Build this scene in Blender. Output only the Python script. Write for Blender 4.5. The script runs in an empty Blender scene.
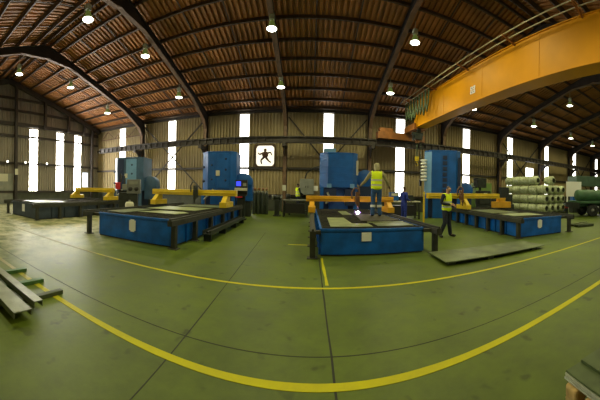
import bpy, bmesh, math, random
from mathutils import Vector, Matrix
random.seed(7)
S = bpy.context.scene
COL = S.collection
PI = math.pi

# ------------------------------------------------------------------ materials
def mat(name, col, rough=0.6, metal=0.0, emit=None, strength=0.0, var=0.0, scale=6.0, col2=None, bump=0.0, detail=4.0, spec=0.5):
    m = bpy.data.materials.new(name); m.use_nodes = True
    nt = m.node_tree; b = nt.nodes['Principled BSDF']
    b.inputs['Base Color'].default_value = (*col, 1)
    b.inputs['Roughness'].default_value = rough
    b.inputs['Metallic'].default_value = metal
    b.inputs['Specular IOR Level'].default_value = spec
    if emit:
        b.inputs['Emission Color'].default_value = (*emit, 1)
        b.inputs['Emission Strength'].default_value = strength
    if var > 0 or col2 or bump > 0:
        tc = nt.nodes.new('ShaderNodeTexCoord')
        n = nt.nodes.new('ShaderNodeTexNoise'); n.inputs['Scale'].default_value = scale; n.inputs['Detail'].default_value = detail
        nt.links.new(tc.outputs['Object'], n.inputs['Vector'])
        r = nt.nodes.new('ShaderNodeValToRGB')
        c2 = col2 if col2 else tuple(max(0, c * (1 - var)) for c in col)
        c1 = col if col2 else tuple(min(1, c * (1 + var * .6)) for c in col)
        r.color_ramp.elements[0].position = .35; r.color_ramp.elements[0].color = (*c2, 1)
        r.color_ramp.elements[1].position = .65; r.color_ramp.elements[1].color = (*c1, 1)
        nt.links.new(n.outputs['Fac'], r.inputs['Fac'])
        nt.links.new(r.outputs['Color'], b.inputs['Base Color'])
        if bump > 0:
            bp = nt.nodes.new('ShaderNodeBump'); bp.inputs['Strength'].default_value = bump; bp.inputs['Distance'].default_value = .02
            nt.links.new(n.outputs['Fac'], bp.inputs['Height']); nt.links.new(bp.outputs['Normal'], b.inputs['Normal'])
    return m

def floor_material():
    m = bpy.data.materials.new('painted_concrete'); m.use_nodes = True
    nt = m.node_tree; N = nt.nodes; L = nt.links; b = N['Principled BSDF']; b.inputs['Specular IOR Level'].default_value = .3
    tc = N.new('ShaderNodeTexCoord')
    def noise(scale, detail, rough=.6):
        n = N.new('ShaderNodeTexNoise'); n.inputs['Scale'].default_value = scale; n.inputs['Detail'].default_value = detail
        n.inputs['Roughness'].default_value = rough; L.new(tc.outputs['Object'], n.inputs['Vector']); return n
    n1 = noise(.35, 6); n2 = noise(2.2, 8, .7); n3 = noise(14, 4)
    r1 = N.new('ShaderNodeValToRGB')
    r1.color_ramp.elements[0].position = .3; r1.color_ramp.elements[0].color = (.062, .090, .010, 1)
    r1.color_ramp.elements[1].position = .72; r1.color_ramp.elements[1].color = (.118, .170, .014, 1)
    L.new(n1.outputs['Fac'], r1.inputs['Fac'])
    r2 = N.new('ShaderNodeValToRGB')
    r2.color_ramp.elements[0].position = .32; r2.color_ramp.elements[0].color = (.62, .64, .72, 1)
    r2.color_ramp.elements[1].position = .6; r2.color_ramp.elements[1].color = (1.06, 1.04, 1.0, 1)
    L.new(n2.outputs['Fac'], r2.inputs['Fac'])
    mx = N.new('ShaderNodeMixRGB'); mx.blend_type = 'MULTIPLY'; mx.inputs['Fac'].default_value = .85
    L.new(r1.outputs['Color'], mx.inputs['Color1']); L.new(r2.outputs['Color'], mx.inputs['Color2'])
    # small dark oil spots
    r3 = N.new('ShaderNodeValToRGB'); r3.color_ramp.elements[0].position = .64; r3.color_ramp.elements[0].color = (1, 1, 1, 1)
    r3.color_ramp.elements[1].position = .71; r3.color_ramp.elements[1].color = (.45, .45, .45, 1)
    n4 = noise(3.3, 2); L.new(n4.outputs['Fac'], r3.inputs['Fac'])
    m2 = N.new('ShaderNodeMixRGB'); m2.blend_type = 'MULTIPLY'; m2.inputs['Fac'].default_value = .8
    L.new(mx.outputs['Color'], m2.inputs['Color1']); L.new(r3.outputs['Color'], m2.inputs['Color2'])
    # paler at the left of the hall: window glare put into the floor colour
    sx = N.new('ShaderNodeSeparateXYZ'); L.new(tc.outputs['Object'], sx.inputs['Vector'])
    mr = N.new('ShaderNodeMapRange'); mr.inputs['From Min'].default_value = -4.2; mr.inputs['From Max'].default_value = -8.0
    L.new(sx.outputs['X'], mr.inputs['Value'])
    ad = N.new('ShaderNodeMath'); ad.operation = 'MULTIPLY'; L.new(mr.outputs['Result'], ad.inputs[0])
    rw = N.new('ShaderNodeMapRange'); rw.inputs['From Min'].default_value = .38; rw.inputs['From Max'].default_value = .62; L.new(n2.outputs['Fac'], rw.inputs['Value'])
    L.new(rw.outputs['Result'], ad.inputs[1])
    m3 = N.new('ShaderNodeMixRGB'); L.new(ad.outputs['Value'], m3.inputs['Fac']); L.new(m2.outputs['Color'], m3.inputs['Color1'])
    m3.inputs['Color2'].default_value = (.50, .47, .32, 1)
    L.new(m3.outputs['Color'], b.inputs['Base Color'])
    rr = N.new('ShaderNodeMapRange'); rr.inputs['To Min'].default_value = .34; rr.inputs['To Max'].default_value = .62
    L.new(n2.outputs['Fac'], rr.inputs['Value']); L.new(rr.outputs['Result'], b.inputs['Roughness'])
    bp = N.new('ShaderNodeBump'); bp.inputs['Strength'].default_value = .12; bp.inputs['Distance'].default_value = .01
    L.new(n3.outputs['Fac'], bp.inputs['Height']); L.new(bp.outputs['Normal'], b.inputs['Normal'])
    return m

def line_material():
    m = bpy.data.materials.new('yellow_floor_paint'); m.use_nodes = True
    nt = m.node_tree; N = nt.nodes; L = nt.links; b = N['Principled BSDF']; b.inputs['Roughness'].default_value = .6; b.inputs['Specular IOR Level'].default_value = .2
    tc = N.new('ShaderNodeTexCoord'); n = N.new('ShaderNodeTexNoise'); n.inputs['Scale'].default_value = 3.5; n.inputs['Detail'].default_value = 8; n.inputs['Roughness'].default_value = .75
    L.new(tc.outputs['Object'], n.inputs['Vector'])
    sx = N.new('ShaderNodeSeparateXYZ'); L.new(tc.outputs['Object'], sx.inputs['Vector'])
    mr = N.new('ShaderNodeMapRange'); mr.inputs['From Min'].default_value = -2.0; mr.inputs['From Max'].default_value = -5.6; mr.inputs['To Min'].default_value = -.26; mr.inputs['To Max'].default_value = .2  # yellow fades out to the left: wear and window glare put into the colour
    L.new(sx.outputs['X'], mr.inputs['Value'])
    ad = N.new('ShaderNodeMath'); L.new(n.outputs['Fac'], ad.inputs[0]); L.new(mr.outputs['Result'], ad.inputs[1])
    r = N.new('ShaderNodeValToRGB'); e = r.color_ramp.elements
    e[0].position = .12; e[0].color = (.52, .48, .003, 1); e[1].position = .62; e[1].color = (.30, .28, .16, 1)
    k = e.new(.42); k.color = (.42, .39, .015, 1)
    L.new(ad.outputs['Value'], r.inputs['Fac']); L.new(r.outputs['Color'], b.inputs['Base Color'])
    return m

def vest_material():
    m = bpy.data.materials.new('hi_vis_fabric'); m.use_nodes = True
    nt = m.node_tree; N = nt.nodes; L = nt.links; b = N['Principled BSDF']; b.inputs['Roughness'].default_value = .8
    tc = N.new('ShaderNodeTexCoord'); sx = N.new('ShaderNodeSeparateXYZ'); L.new(tc.outputs['Object'], sx.inputs['Vector'])
    r = N.new('ShaderNodeValToRGB'); r.color_ramp.interpolation = 'CONSTANT'
    y = (.80, 1.0, .01, 1); g = (.55, .57, .5, 1)
    mr = N.new('ShaderNodeMapRange'); mr.inputs['From Min'].default_value = .9; mr.inputs['From Max'].default_value = 1.5
    L.new(sx.outputs['Z'], mr.inputs['Value']); L.new(mr.outputs['Result'], r.inputs['Fac'])
    e = r.color_ramp.elements
    e[0].position = 0; e[0].color = y; e[1].position = .16; e[1].color = g
    for p, c in ((.25, y), (.42, g), (.51, y)):
        k = e.new(p); k.color = c
    L.new(r.outputs['Color'], b.inputs['Base Color'])
    return m

M = dict(
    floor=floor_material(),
    roof=mat('rusty_roof_sheet', (.37, .16, .042), .65, 0, var=.3, scale=.9),
    wall=mat('cream_wall_cladding', (.35, .275, .14), .6, 0, var=.14, scale=.8),
    wall_end=mat('grey_wall_cladding', (.27, .24, .195), .6, 0, var=.14, scale=.8),
    plinth=mat('dark_block_plinth', (.05, .055, .035), .8, 0, var=.3, scale=2),
    steel=mat('dark_brown_structural_steel', (.026, .019, .015), .6, 0, var=.3, scale=3),
    flange=mat('paler_brown_flange', (.15, .085, .045), .6, 0, var=.3, scale=3),  # lighter brown than the frame webs
    purlin=mat('brown_purlin_steel', (.07, .042, .024), .6, 0, var=.3, scale=2),
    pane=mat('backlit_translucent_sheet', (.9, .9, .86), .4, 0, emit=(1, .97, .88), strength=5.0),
    pane_fill=mat('added_fill_sheet', (.9, .9, .86), .4, 0, emit=(1, .97, .88), strength=2.8),
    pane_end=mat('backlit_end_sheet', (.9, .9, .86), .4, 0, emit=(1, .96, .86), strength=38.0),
    pane_blue=mat('backlit_blue_pane', (.8, .85, .9), .4, 0, emit=(.75, .86, 1), strength=1.6),
    blue=mat('blue_tank_paint', (.003, .12, .54), .42, 0, var=.3, scale=2.5),
    navy=mat('navy_tank_paint', (.05, .07, .11), .42, 0, var=.3, scale=2.5),
    tower=mat('blue_enamel', (.004, .095, .38), .4, 0, var=.22, scale=1.6),
    tower_grey=mat('grey_blue_enamel', (.045, .10, .19), .4, 0, var=.22, scale=1.6),
    tower_light=mat('pale_blue_panel', (.15, .32, .56), .4, 0, var=.12, scale=1.6),
    tower_dark=mat('dark_blue_recess', (.006, .02, .07), .6),
    slat=mat('scorched_slats', (.052, .047, .028), .8, .1, var=.5, scale=7),
    rail=mat('dark_grey_rail_steel', (.045, .046, .034), .55, .2, var=.3, scale=5),
    yellow=mat('yellow_machine_paint', (.72, .50, .015), .4, 0, var=.12, scale=3),
    amber=mat('amber_machine_paint', (.70, .36, .012), .4, 0, var=.12, scale=3),
    crane=mat('orange_yellow_crane_paint', (.64, .27, .0), .5, 0, var=.12, scale=.7, spec=.25),
    orange=mat('rusty_orange_paint', (.27, .10, .02), .5, 0, var=.25, scale=3),
    edge=mat('bright_sheared_steel', (.42, .44, .38), .4, .3, var=.2, scale=9),
    darkplate=mat('dark_green_strip_steel', (.06, .088, .03), .5, .2, var=.3, scale=6),
    brown=mat('worn_brown_paint', (.15, .065, .025), .55, 0, var=.3, scale=6),
    plate=mat('mill_scale_plate', (.13, .16, .07), .45, .3, var=.35, scale=2.5),
    plate_pale=mat('pale_steel_plate', (.27, .31, .14), .45, .2, var=.25, scale=2.5),
    channel=mat('primed_grey_channel', (.21, .23, .17), .4, .3, var=.2, scale=6),
    stick=mat('green_painted_spacer', (.05, .13, .035), .6, 0, var=.3, scale=8),
    stickdark=mat('dark_timber_spacer', (.055, .07, .03), .7, 0, var=.3, scale=8),
    timber=mat('yellow_pine', (.42, .28, .10), .7, 0, var=.35, scale=9),
    line=line_material(),
    joint=mat('black_joint_sealant', (.018, .02, .014), .8),
    white=mat('white_paper', (.88, .88, .85), .7),
    cream=mat('cream_enamel', (.55, .54, .42), .5),
    black=mat('black_plastic', (.015, .015, .015), .45),
    machine=mat('dark_machine_paint', (.018, .024, .018), .5, 0, var=.4, scale=5),
    grey=mat('grey_enamel', (.22, .23, .20), .5, 0, var=.15, scale=3),
    panelgrey=mat('mid_grey_enamel', (.15, .16, .15), .5, 0, var=.15, scale=3),
    green=mat('green_truck_paint', (.045, .12, .05), .45, 0, var=.25, scale=3),
    tealgreen=mat('dull_green_sheet', (.07, .13, .075), .5, 0, var=.25, scale=2),
    red=mat('red_enamel', (.55, .02, .03), .4),
    screen=mat('glowing_blue_screen', (.02, .02, .2), .3, 0, emit=(.05, .08, 1), strength=1.2),
    spark=mat('plasma_arc', (1, .8, 1), .5, 0, emit=(.85, .65, 1), strength=60),
    glow=mat('faint_arc_plume', (.5, .3, .6), .5, 0, emit=(.6, .35, 1), strength=6),
    lens=mat('lit_lamp_lens', (1, 1, .9), .4, 0, emit=(1, 1, .80), strength=14),
    reflector=mat('green_tinted_reflector', (.20, .27, .10), .35, .2, emit=(.5, .7, .12), strength=.10),
    ballast=mat('pale_ballast_housing', (.42, .44, .34), .5),
    cable=mat('dark_green_cable', (.05, .085, .03), .6),
    wire=mat('galvanised_wire', (.52, .58, .36), .45, .15, var=.3, scale=9),
    wireend=mat('dark_coil_bore', (.05, .06, .035), .7),
    conduit=mat('pale_conductor_bar', (.42, .38, .22), .5),
    rubber=mat('tyre_rubber', (.02, .022, .018), .8),
    emblem=mat('brown_emblem_film', (.10, .04, .015), .6),
    frame_brown=mat('brown_timber_frame', (.09, .05, .025), .6),
    gas=mat('dark_cylinder_paint', (.04, .05, .035), .4, 0, var=.3, scale=6),
    skin_pale=mat('pale_skin', (.55, .30, .19), .55),
    skin_dark=mat('brown_skin', (.12, .06, .035), .55),
    vest=vest_material(),
    navycloth=mat('navy_work_cloth', (.012, .018, .035), .85, 0, var=.3, scale=14),
    bluecloth=mat('royal_blue_work_cloth', (.012, .03, .26), .85, 0, var=.25, scale=14),
    denim=mat('blue_denim', (.03, .09, .24), .85, 0, var=.25, scale=14),
    khaki=mat('khaki_sleeve_cloth', (.34, .30, .15), .85, 0, var=.2, scale=14),
    hood=mat('pale_hood_cloth', (.46, .42, .26), .85, 0, var=.2, scale=14),
    boot=mat('black_leather', (.012, .011, .01), .5),
    hair=mat('dark_brown_hair', (.02, .012, .008), .7),
    hairg=mat('short_greying_hair', (.09, .065, .05), .7),
    band=mat('silver_reflective_tape', (.62, .64, .60), .4),
    eye=mat('dark_eye', (.01, .01, .01), .2),
)

# ------------------------------------------------------------------ mesh builder
class MB:
    def __init__(s): s.v = []; s.f = []; s.m = []; s.sm = []
    def add(s, vs, fs, m=0, smooth=False):
        o = len(s.v); s.v += [tuple(v) for v in vs]
        for f in fs: s.f.append([i + o for i in f]); s.m.append(m); s.sm.append(smooth)
        return s
    def box(s, x0, x1, y0, y1, z0, z1, m=0):
        return s.add([(x0,y0,z0),(x1,y0,z0),(x1,y1,z0),(x0,y1,z0),(x0,y0,z1),(x1,y0,z1),(x1,y1,z1),(x0,y1,z1)],
                     [(0,3,2,1),(4,5,6,7),(0,1,5,4),(1,2,6,5),(2,3,7,6),(3,0,4,7)], m)
    def bar(s, p, q, w, h, m=0, up=(0,0,1)):
        p = Vector(p); q = Vector(q); d = (q - p).normalized(); u = Vector(up)
        if abs(d.dot(u)) > .98: u = Vector((0,1,0))
        r = d.cross(u).normalized(); u = r.cross(d).normalized()
        c = [(-w/2,-h/2),(w/2,-h/2),(w/2,h/2),(-w/2,h/2)]
        vs = [p + r*a + u*b for a, b in c] + [q + r*a + u*b for a, b in c]
        return s.add(vs, [(0,1,2,3),(7,6,5,4),(0,4,5,1),(1,5,6,2),(2,6,7,3),(3,7,4,0)], m)
    def tube(s, pts, r, n=8, m=0, r2=None):
        pts = [Vector(p) for p in pts]; k = len(pts); ring = []
        prev = None
        for i, p in enumerate(pts):
            d = (pts[min(i+1,k-1)] - pts[max(i-1,0)]).normalized()
            if prev is None:
                u = Vector((0,0,1)) if abs(d.z) < .9 else Vector((1,0,0)); a = d.cross(u).normalized()
            else:
                a = (prev - d*prev.dot(d)).normalized()
            prev = a; b = d.cross(a)
            rr = r if r2 is None else r + (r2 - r)*i/(k-1)
            ring.append([p + a*(rr*math.cos(2*PI*j/n)) + b*(rr*math.sin(2*PI*j/n)) for j in range(n)])
        vs = [v for rg in ring for v in rg]
        fs = [(i*n+j, i*n+(j+1)%n, (i+1)*n+(j+1)%n, (i+1)*n+j) for i in range(k-1) for j in range(n)]
        s.add(vs, fs, m, True)
        s.add(ring[0], [tuple(range(n))[::-1]], m); s.add(ring[-1], [tuple(range(n))], m)
        return s
    def lathe(s, prof, c=(0,0,0), axis='z', n=24, m=0, smooth=True):
        vs = []
        for r, z in prof:
            for j in range(n):
                a = 2*PI*j/n; x, y = r*math.cos(a), r*math.sin(a)
                p = {'z': (x, y, z), 'y': (x, z, y), 'x': (z, x, y)}[axis]
                vs.append((p[0]+c[0], p[1]+c[1], p[2]+c[2]))
        fs = [(i*n+j, i*n+(j+1)%n, (i+1)*n+(j+1)%n, (i+1)*n+j) for i in range(len(prof)-1) for j in range(n)]
        return s.add(vs, fs, m, smooth)
    def prism(s, poly, axis, a, b, m=0):
        def P(u, v, t): return {'x': (t,u,v), 'y': (u,t,v), 'z': (u,v,t)}[axis]
        n = len(poly)
        vs = [P(u,v,a) for u,v in poly] + [P(u,v,b) for u,v in poly]
        return s.add(vs, [tuple(range(n))[::-1], tuple(range(n,2*n))] + [(i,(i+1)%n,n+(i+1)%n,n+i) for i in range(n)], m)
    def build(s, name, mats, parent=None, bevel=0, label=None, loc=None):
        me = bpy.data.meshes.new(name); me.from_pydata(s.v, [], s.f)
        if not isinstance(mats, (list, tuple)): mats = [mats]
        for k in mats: me.materials.append(k)
        me.polygons.foreach_set('material_index', s.m); me.polygons.foreach_set('use_smooth', s.sm)
        bm = bmesh.new(); bm.from_mesh(me); bmesh.ops.recalc_face_normals(bm, faces=bm.faces); bm.to_mesh(me); bm.free()
        me.update()
        o = bpy.data.objects.new(name, me); COL.objects.link(o)
        if parent: o.parent = parent
        if loc: o.location = loc
        if bevel > 0:
            b = o.modifiers.new('bevel', 'BEVEL'); b.width = bevel; b.segments = 2; b.limit_method = 'ANGLE'; b.angle_limit = .7
        if label: o['label'] = label
        return o

def tag(o, label=None, cat=None, group=None, kind=None):
    if label: o['label'] = label
    if cat: o['category'] = cat
    if group: o['group'] = group
    if kind: o['kind'] = kind
    return o
def thing(name, label, cat, loc=(0,0,0), rz=0, group=None):
    o = bpy.data.objects.new(name, None); COL.objects.link(o); o.empty_display_size = .2
    o.location = loc; o.rotation_euler = (0,0,rz)
    return tag(o, label, cat, group)
def struct(o): o['kind'] = 'structure'; return o
def copy_tree(o, parent=None):
    c = o.copy(); COL.objects.link(c); c.parent = parent
    for ch in list(o.children): copy_tree(ch, c)
    return c

# ------------------------------------------------------------------ the hall
XL, XR, YB, YF, YR = -20.37, 41.3, 19.2, -1.6, 8.8
EAVE, SL = 7.6, .30
def roof(y): return EAVE + SL*((YB - y) if y >= YR else (y - YF))
FX = [-14.19 + 6.163*k for k in range(10)]        # portal frames

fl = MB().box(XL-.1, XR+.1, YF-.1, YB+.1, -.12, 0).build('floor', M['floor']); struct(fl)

# floor joints and painted lines: thin strips lying in the floor surface, slightly turned against the wall
def strip(name, p, q, w, z, m, wob=0):
    p = Vector((*p, 0)); q = Vector((*q, 0)); d = (q-p); L = d.length; d.normalize(); nrm = Vector((-d.y, d.x, 0))
    n = max(2, int(L/.4)); mb = MB(); vs = []
    for i in range(n+1):
        c = p + d*(L*i/n); o = random.uniform(-wob, wob); e = random.uniform(-wob, wob)
        vs += [(c - nrm*(w/2+e) )+Vector((0,0,z)), (c + nrm*(w/2+o))+Vector((0,0,z))]
    vs += [(v[0], v[1], 0.0) for v in vs]; k = 2*(n+1)
    fs = [(2*i,2*i+2,2*i+3,2*i+1) for i in range(n)]
    fs += [(2*i, k+2*i, k+2*i+2, 2*i+2) for i in range(n)] + [(2*i+1, 2*i+3, k+2*i+3, k+2*i+1) for i in range(n)]
    mb.add(vs, fs)
    return struct(mb.build(name, m))
a = 0.0; nx, ny = math.sin(a), math.cos(a); tx, ty = ny, -nx
def lp(dist, t): return (nx*dist + tx*t, ny*dist + ty*t)
strip('floor_joint_1', lp(2.523, -14), lp(2.523, 14), .012, .0015, M['joint'], .002)
strip('floor_joint_2', (.235, .5), (.235, 6.2), .022, .0015, M['joint'], .004)
strip('floor_joint_3', (-1.17, .3), (-1.62, 9.5), .013, .0015, M['joint'], .002)
strip('floor_line_1', lp(2.129, -17), lp(2.129, 30), .09, .003, M['line'], .002)
strip('floor_line_2', lp(4.274, -15.5), lp(4.274, 30), .06, .003, M['line'], .002)
strip('floor_line_3', (.32, 4.4), (.30, 6.2), .05, .003, M['line'], .012)
strip('floor_line_4', (-.62, 7.62), (.0, 7.6), .07, .003, M['line'], .006)

PROF = [(0, 0), (.46, 0), (.52, 1), (.94, 1)]
def profile(a0, a1, PITCH=.245):
    out = []; k0 = math.floor(a0/PITCH)
    k = k0
    while k*PITCH < a1:
        for fr, h in PROF:
            x = (k+fr)*PITCH
            if a0 <= x <= a1: out.append((x, h))
        k += 1
    out = [(a0, 0)] + [p for p in out if p[0] > a0+.004 and p[0] < a1-.004] + [(a1, 0)]
    return out
AMP = .085
mb = MB()
pr = profile(XL-.2, XR+.2, .27); RAMP = .13
for sgn in (0, 1):
    ya, yb = (YR, YB+.15) if sgn == 0 else (YF-.15, YR)
    vs = []
    for x, h in pr: vs += [(x, ya, roof(ya)+h*RAMP), (x, yb, roof(yb)+h*RAMP)]
    mb.add(vs, [(2*i,2*i+1,2*i+3,2*i+2) for i in range(len(pr)-1)])
struct(mb.build('ceiling', M['roof']))

def wall(name, plane, pos, out, a0, a1, z0, ztop, openings, m):
    """corrugated sheet; openings = (a0, a1, z0, z1)"""
    edges = sorted({e for o in openings for e in o[:2]})
    cuts = [a0] + [e for e in edges if a0 < e < a1] + [a1]
    mb = MB()
    def V(aa, h, z):
        t = pos + out*h*AMP
        return (aa, t, z) if plane == 'y' else (t, aa, z)
    for c0, c1 in zip(cuts, cuts[1:]):
        mid = (c0+c1)/2
        ops = sorted([o for o in openings if o[0] < mid < o[1]], key=lambda o: o[2])
        p = profile(c0, c1)
        lo = z0; segs = []
        for o in ops: segs.append((lo, o[2])); lo = o[3]
        segs.append((lo, None))
        for s0, s1 in segs:
            if s1 is not None and s1 - s0 < .01: continue
            vs = []
            for x, h in p:
                top = ztop(x) if s1 is None else s1
                vs += [V(x, h, s0), V(x, h, max(top, s0))]
            mb.add(vs, [(2*i,2*i+2,2*i+3,2*i+1) for i in range(len(p)-1)])
    return struct(mb.build(name, m))

wn = [0]
def window(plane, pos, o, m='pane'):
    wn[0] += 1
    mb = MB(); a0, a1, z0, z1 = o
    if plane == 'y': mb.box(a0, a1, pos-.01, pos+.012, z0, z1)
    else: mb.box(pos-.01, pos+.012, a0, a1, z0, z1)
    return struct(mb.build('window_%d' % wn[0], M[m]))

def c(xm, w=.72): return (xm-w/2, xm+w/2)
bstr = [-16.92, -11.33, -5.03, 1.28, 6.85, 13.05, 18.43, 24.49, 30.75, 37.46]
bops = [(*c(x), 1.1, 7.25) for x in bstr] + [(20.85, 22.09, 3.0, 4.4)] + [(-4.10, -2.70, 3.28, 4.90)]
wall('wall_back', 'y', YB, 1, XL, XR, 1.05, lambda x: EAVE+.03, bops, M['wall'])
for o in bops[:-1]: window('y', YB+.02, o)
lops = [(*c(y, .8), 1.0, 6.55) for y in (11.33, 14.2, 16.35)] + [(17.0, 17.75, 1.5, 2.96)]
wall('wall_left', 'x', XL, -1, YF, YB, 1.0, lambda y: roof(y)+.03, lops, M['wall_end'])
for o in lops[:3]: window('x', XL-.02, o, 'pane_end')
window('x', XL-.02, lops[3], 'pane_blue')
fops = [(*c(x), 1.1, 7.1) for x in (-17, -11, 7.4, 13.5, 19.7, 25.9)]  # unseen front-wall strips, added as fill light for the hall
wall('wall_front', 'y', YF, -1, XL, XR, 1.05, lambda x: EAVE+.03, fops, M['wall'])
for o in fops: window('y', YF-.02, o, 'pane_fill')
wall('wall_right', 'x', XR, 1, YF, YB, 1.0, lambda y: roof(y)+.03, [], M['wall_end'])
struct(MB().box(XL, XR, YB-.02, YB+.12, 0, 1.08).build('baseboard_back', M['plinth']))
struct(MB().box(XL-.12, XL+.02, YF, YB-.02, 0, 1.02).build('baseboard_left', M['plinth']))
struct(MB().box(XL, XR, YF-.12, YF+.02, 0, 1.08).build('baseboard_front', M['plinth']))
struct(MB().box(XR-.02, XR+.12, YF, YB-.02, 0, 1.02).build('baseboard_right', M['plinth']))

# portal frames: columns, haunched rafters, bottom flanges
def frame_mesh():
    mb = MB(); zt = lambda y: roof(y) - .23
    half = [(YR, zt(YR)-.80), (YR+.3, zt(YR+.3)-.78), (10.6, zt(10.6)-.42), (16.2, zt(16.2)-.42), (18.2, zt(18.2)-.85), (18.62, zt(18.62)-1.35)]
    for mir in (0, 1):
        f = (lambda y: y) if not mir else (lambda y: 2*YR - y)
        low = [(f(y), z) for y, z in half]
        top = [(f(y), zt(y)) for y in (19.02, 16.2, 10.6, YR)]
        web = low + [(f(18.62), 0), (f(19.02), 0)] + top
        # web as thin plate (split: rafter part and column)
        tops = lambda y: zt(y)
        for (y0, z0), (y1, z1) in zip(half, half[1:]):
            q = [(f(y0), z0), (f(y1), z1), (f(y1), zt(y1)), (f(y0), zt(y0))]
            mb.prism(q, 'x', -.025, .025, 0)
        mb.prism([(f(18.62), 0), (f(19.02), 0), (f(19.02), zt(19.02)), (f(18.62), zt(18.62))], 'x', -.025, .025, 0)
        pts = low + [(f(18.62), .0)]
        for (y0, z0), (y1, z1) in zip(pts, pts[1:]):
            mb.bar((0, y0, z0), (0, y1, z1), .24, .035, 1, up=(0, .3, 1) if z1 > .1 else (0,1,0))
        mb.bar((0, f(19.0), 0), (0, f(19.0), zt(19.0)), .24, .03, 0, up=(0,1,0))
        mb.bar((0, f(19.02), zt(19.02)-.015), (0, f(YR), zt(YR)-.015), .24, .03, 0)
        mb.box(-.2, .2, f(18.55) if not mir else f(19.1), f(19.1) if not mir else f(18.55), 0, .03, 0)
        # corbel carrying the crane runway
        ys = sorted([f(18.62), f(17.62)])
        mb.box(-.12, .12, ys[0], ys[1], 4.58, 4.80, 0)
        mb.prism([(f(18.62), 4.58), (f(17.9), 4.58), (f(18.62), 3.95)], 'x', -.02, .02, 0)
    return mb
fm = frame_mesh().build('portal_frame', [M['steel'], M['flange']]); struct(fm); fm.location = (FX[0], 0, 0)
for x in FX[1:]:
    o = fm.copy(); COL.objects.link(o); o.location = (x, 0, 0)

# purlins, eave beams, sag rods
pur = MB().box(XL, XR, -.035, .035, -.1, .1).add([], []).build('roof_purlin', M['purlin']); struct(pur)
first = True
ypos = [18.9, 17.95] + [16.86 - 1.2*i for i in range(6)] + [9.75, 9.05]
for y in ypos + [2*YR - y for y in ypos]:
    o = pur if first else pur.copy()
    if not first: COL.objects.link(o)
    first = False
    o.location = (0, y, roof(y) - .115); o.rotation_euler = (-math.atan(SL) if y > YR else math.atan(SL), 0, 0)
rod = MB().bar((0, YR+.3, roof(YR+.3)-.06), (0, YB-.4, roof(YB-.4)-.06), .07, .03).build('sag_bar', M['purlin']); struct(rod)
rod2 = MB().bar((0, YR-.3, roof(YR-.3)-.06), (0, YF+.4, roof(YF+.4)-.06), .07, .03).build('sag_bar', M['purlin']); struct(rod2)
sx = [x + d for x in [FX[0]-6.16] + FX[:-1] for d in (2.0, 4.02)]
for i, x in enumerate(sx):
    for r in (rod, rod2):
        o = r if i == 0 else r.copy()
        if i: COL.objects.link(o)
        o.location = (x, 0, 0)
def girt_y(z, h=.16):
    struct(MB().box(XL+.02, XR-.02, YB-.17, YB-.03, z-h/2, z+h/2).build('wall_girt', M['steel']))
for z in (1.15, 3.16, 5.25): girt_y(z)
girt_y(7.4, .2)
def girt_x(z, y0, y1, h=.18):
    struct(MB().box(XL+.03, XL+.17, y0, y1, z-h/2, z+h/2).build('wall_girt', M['steel']))
for z in (1.05, 3.5, 5.85): girt_x(z, YF+.2, YB-.2)
girt_x(6.85, YF+.2, YB-.2, .3)
girt_x(8.0, .8, 16.6); girt_x(9.0, 4.2, 13.3)
for y, z0 in ((9.45, 0), (12.35, 6.7), (15.0, 6.7), (16.9, 6.7), (18.0, 0), (6.3, 0), (3.2, 0)):
    struct(MB().box(XL+.18, XL+.42, y-.11, y+.11, z0, roof(y)-.5).build('gable_post', M['steel']))
mb = MB()
for a0, b0 in ((YR, YB-.2), (YR, YF+.2)):
    mb.bar((XL+.3, a0, roof(a0)-.42), (XL+.3, b0, roof(b0)-.42), .24, .40)
struct(mb.build('gable_rafter', M['steel']))
# wall bracing
def brace(p, q): struct(MB().bar((p[0], YB-.24, p[1]), (q[0], YB-.24, q[1]), .09, .09).build('wall_brace', M['steel']))
def brace2(p, q): struct(MB().bar((p[0], YB-.33, p[1]), (q[0], YB-.33, q[1]), .09, .09).build('wall_brace', M['steel']))
brace((FX[0]+.2, 6.9), (FX[1]-.2, 1.3)); brace2((FX[0]+.2, 1.3), (FX[1]-.2, 6.9))
brace((FX[2]+.2, 6.9), (1.2, 3.5)); brace((FX[3]-.2, 6.9), (1.2, 3.5))
brace((FX[5]+.2, 6.9), (FX[6]-.2, 1.3)); brace2((FX[5]+.2, 1.3), (FX[6]-.2, 6.9))
brace((FX[7]+.2, 6.9), (FX[8]-.2, 1.3)); brace2((FX[7]+.2, 1.3), (FX[8]-.2, 6.9))
mb = MB()
for k in range(3):
    x0 = -19.6 + k*1.83
    mb.bar((x0, YB-.24, 6.35), (x0+.9, YB-.24, 7.1), .06, .06); mb.bar((x0+.9, YB-.24, 7.1), (x0+1.83, YB-.24, 6.35), .06, .06)
mb.bar((-19.6, YB-.24, 6.32), (-14.15, YB-.24, 6.32), .08, .08)
struct(mb.build('eave_truss_beam', M['flange']))

# crane runway beams (I-section with stiffeners)
def runway(y):
    mb = MB(); x0, x1 = -18.6, XR-.1
    mb.box(x0, x1, y-.13, y+.13, 4.805, 4.84); mb.box(x0, x1, y-.13, y+.13, 5.18, 5.22); mb.box(x0, x1, y-.02, y+.02, 4.84, 5.18)
    mb.box(x0, x1, y-.03, y+.03, 5.22, 5.28)
    n = int((x1-x0)/.55)
    for i in range(n): mb.box(x0+i*.55, x0+i*.55+.05, y-.125, y+.125, 4.84, 5.18)
    return struct(mb.build('crane_runway_beam', M['steel']))
runway(17.8); runway(2*YR-17.8)

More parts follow.
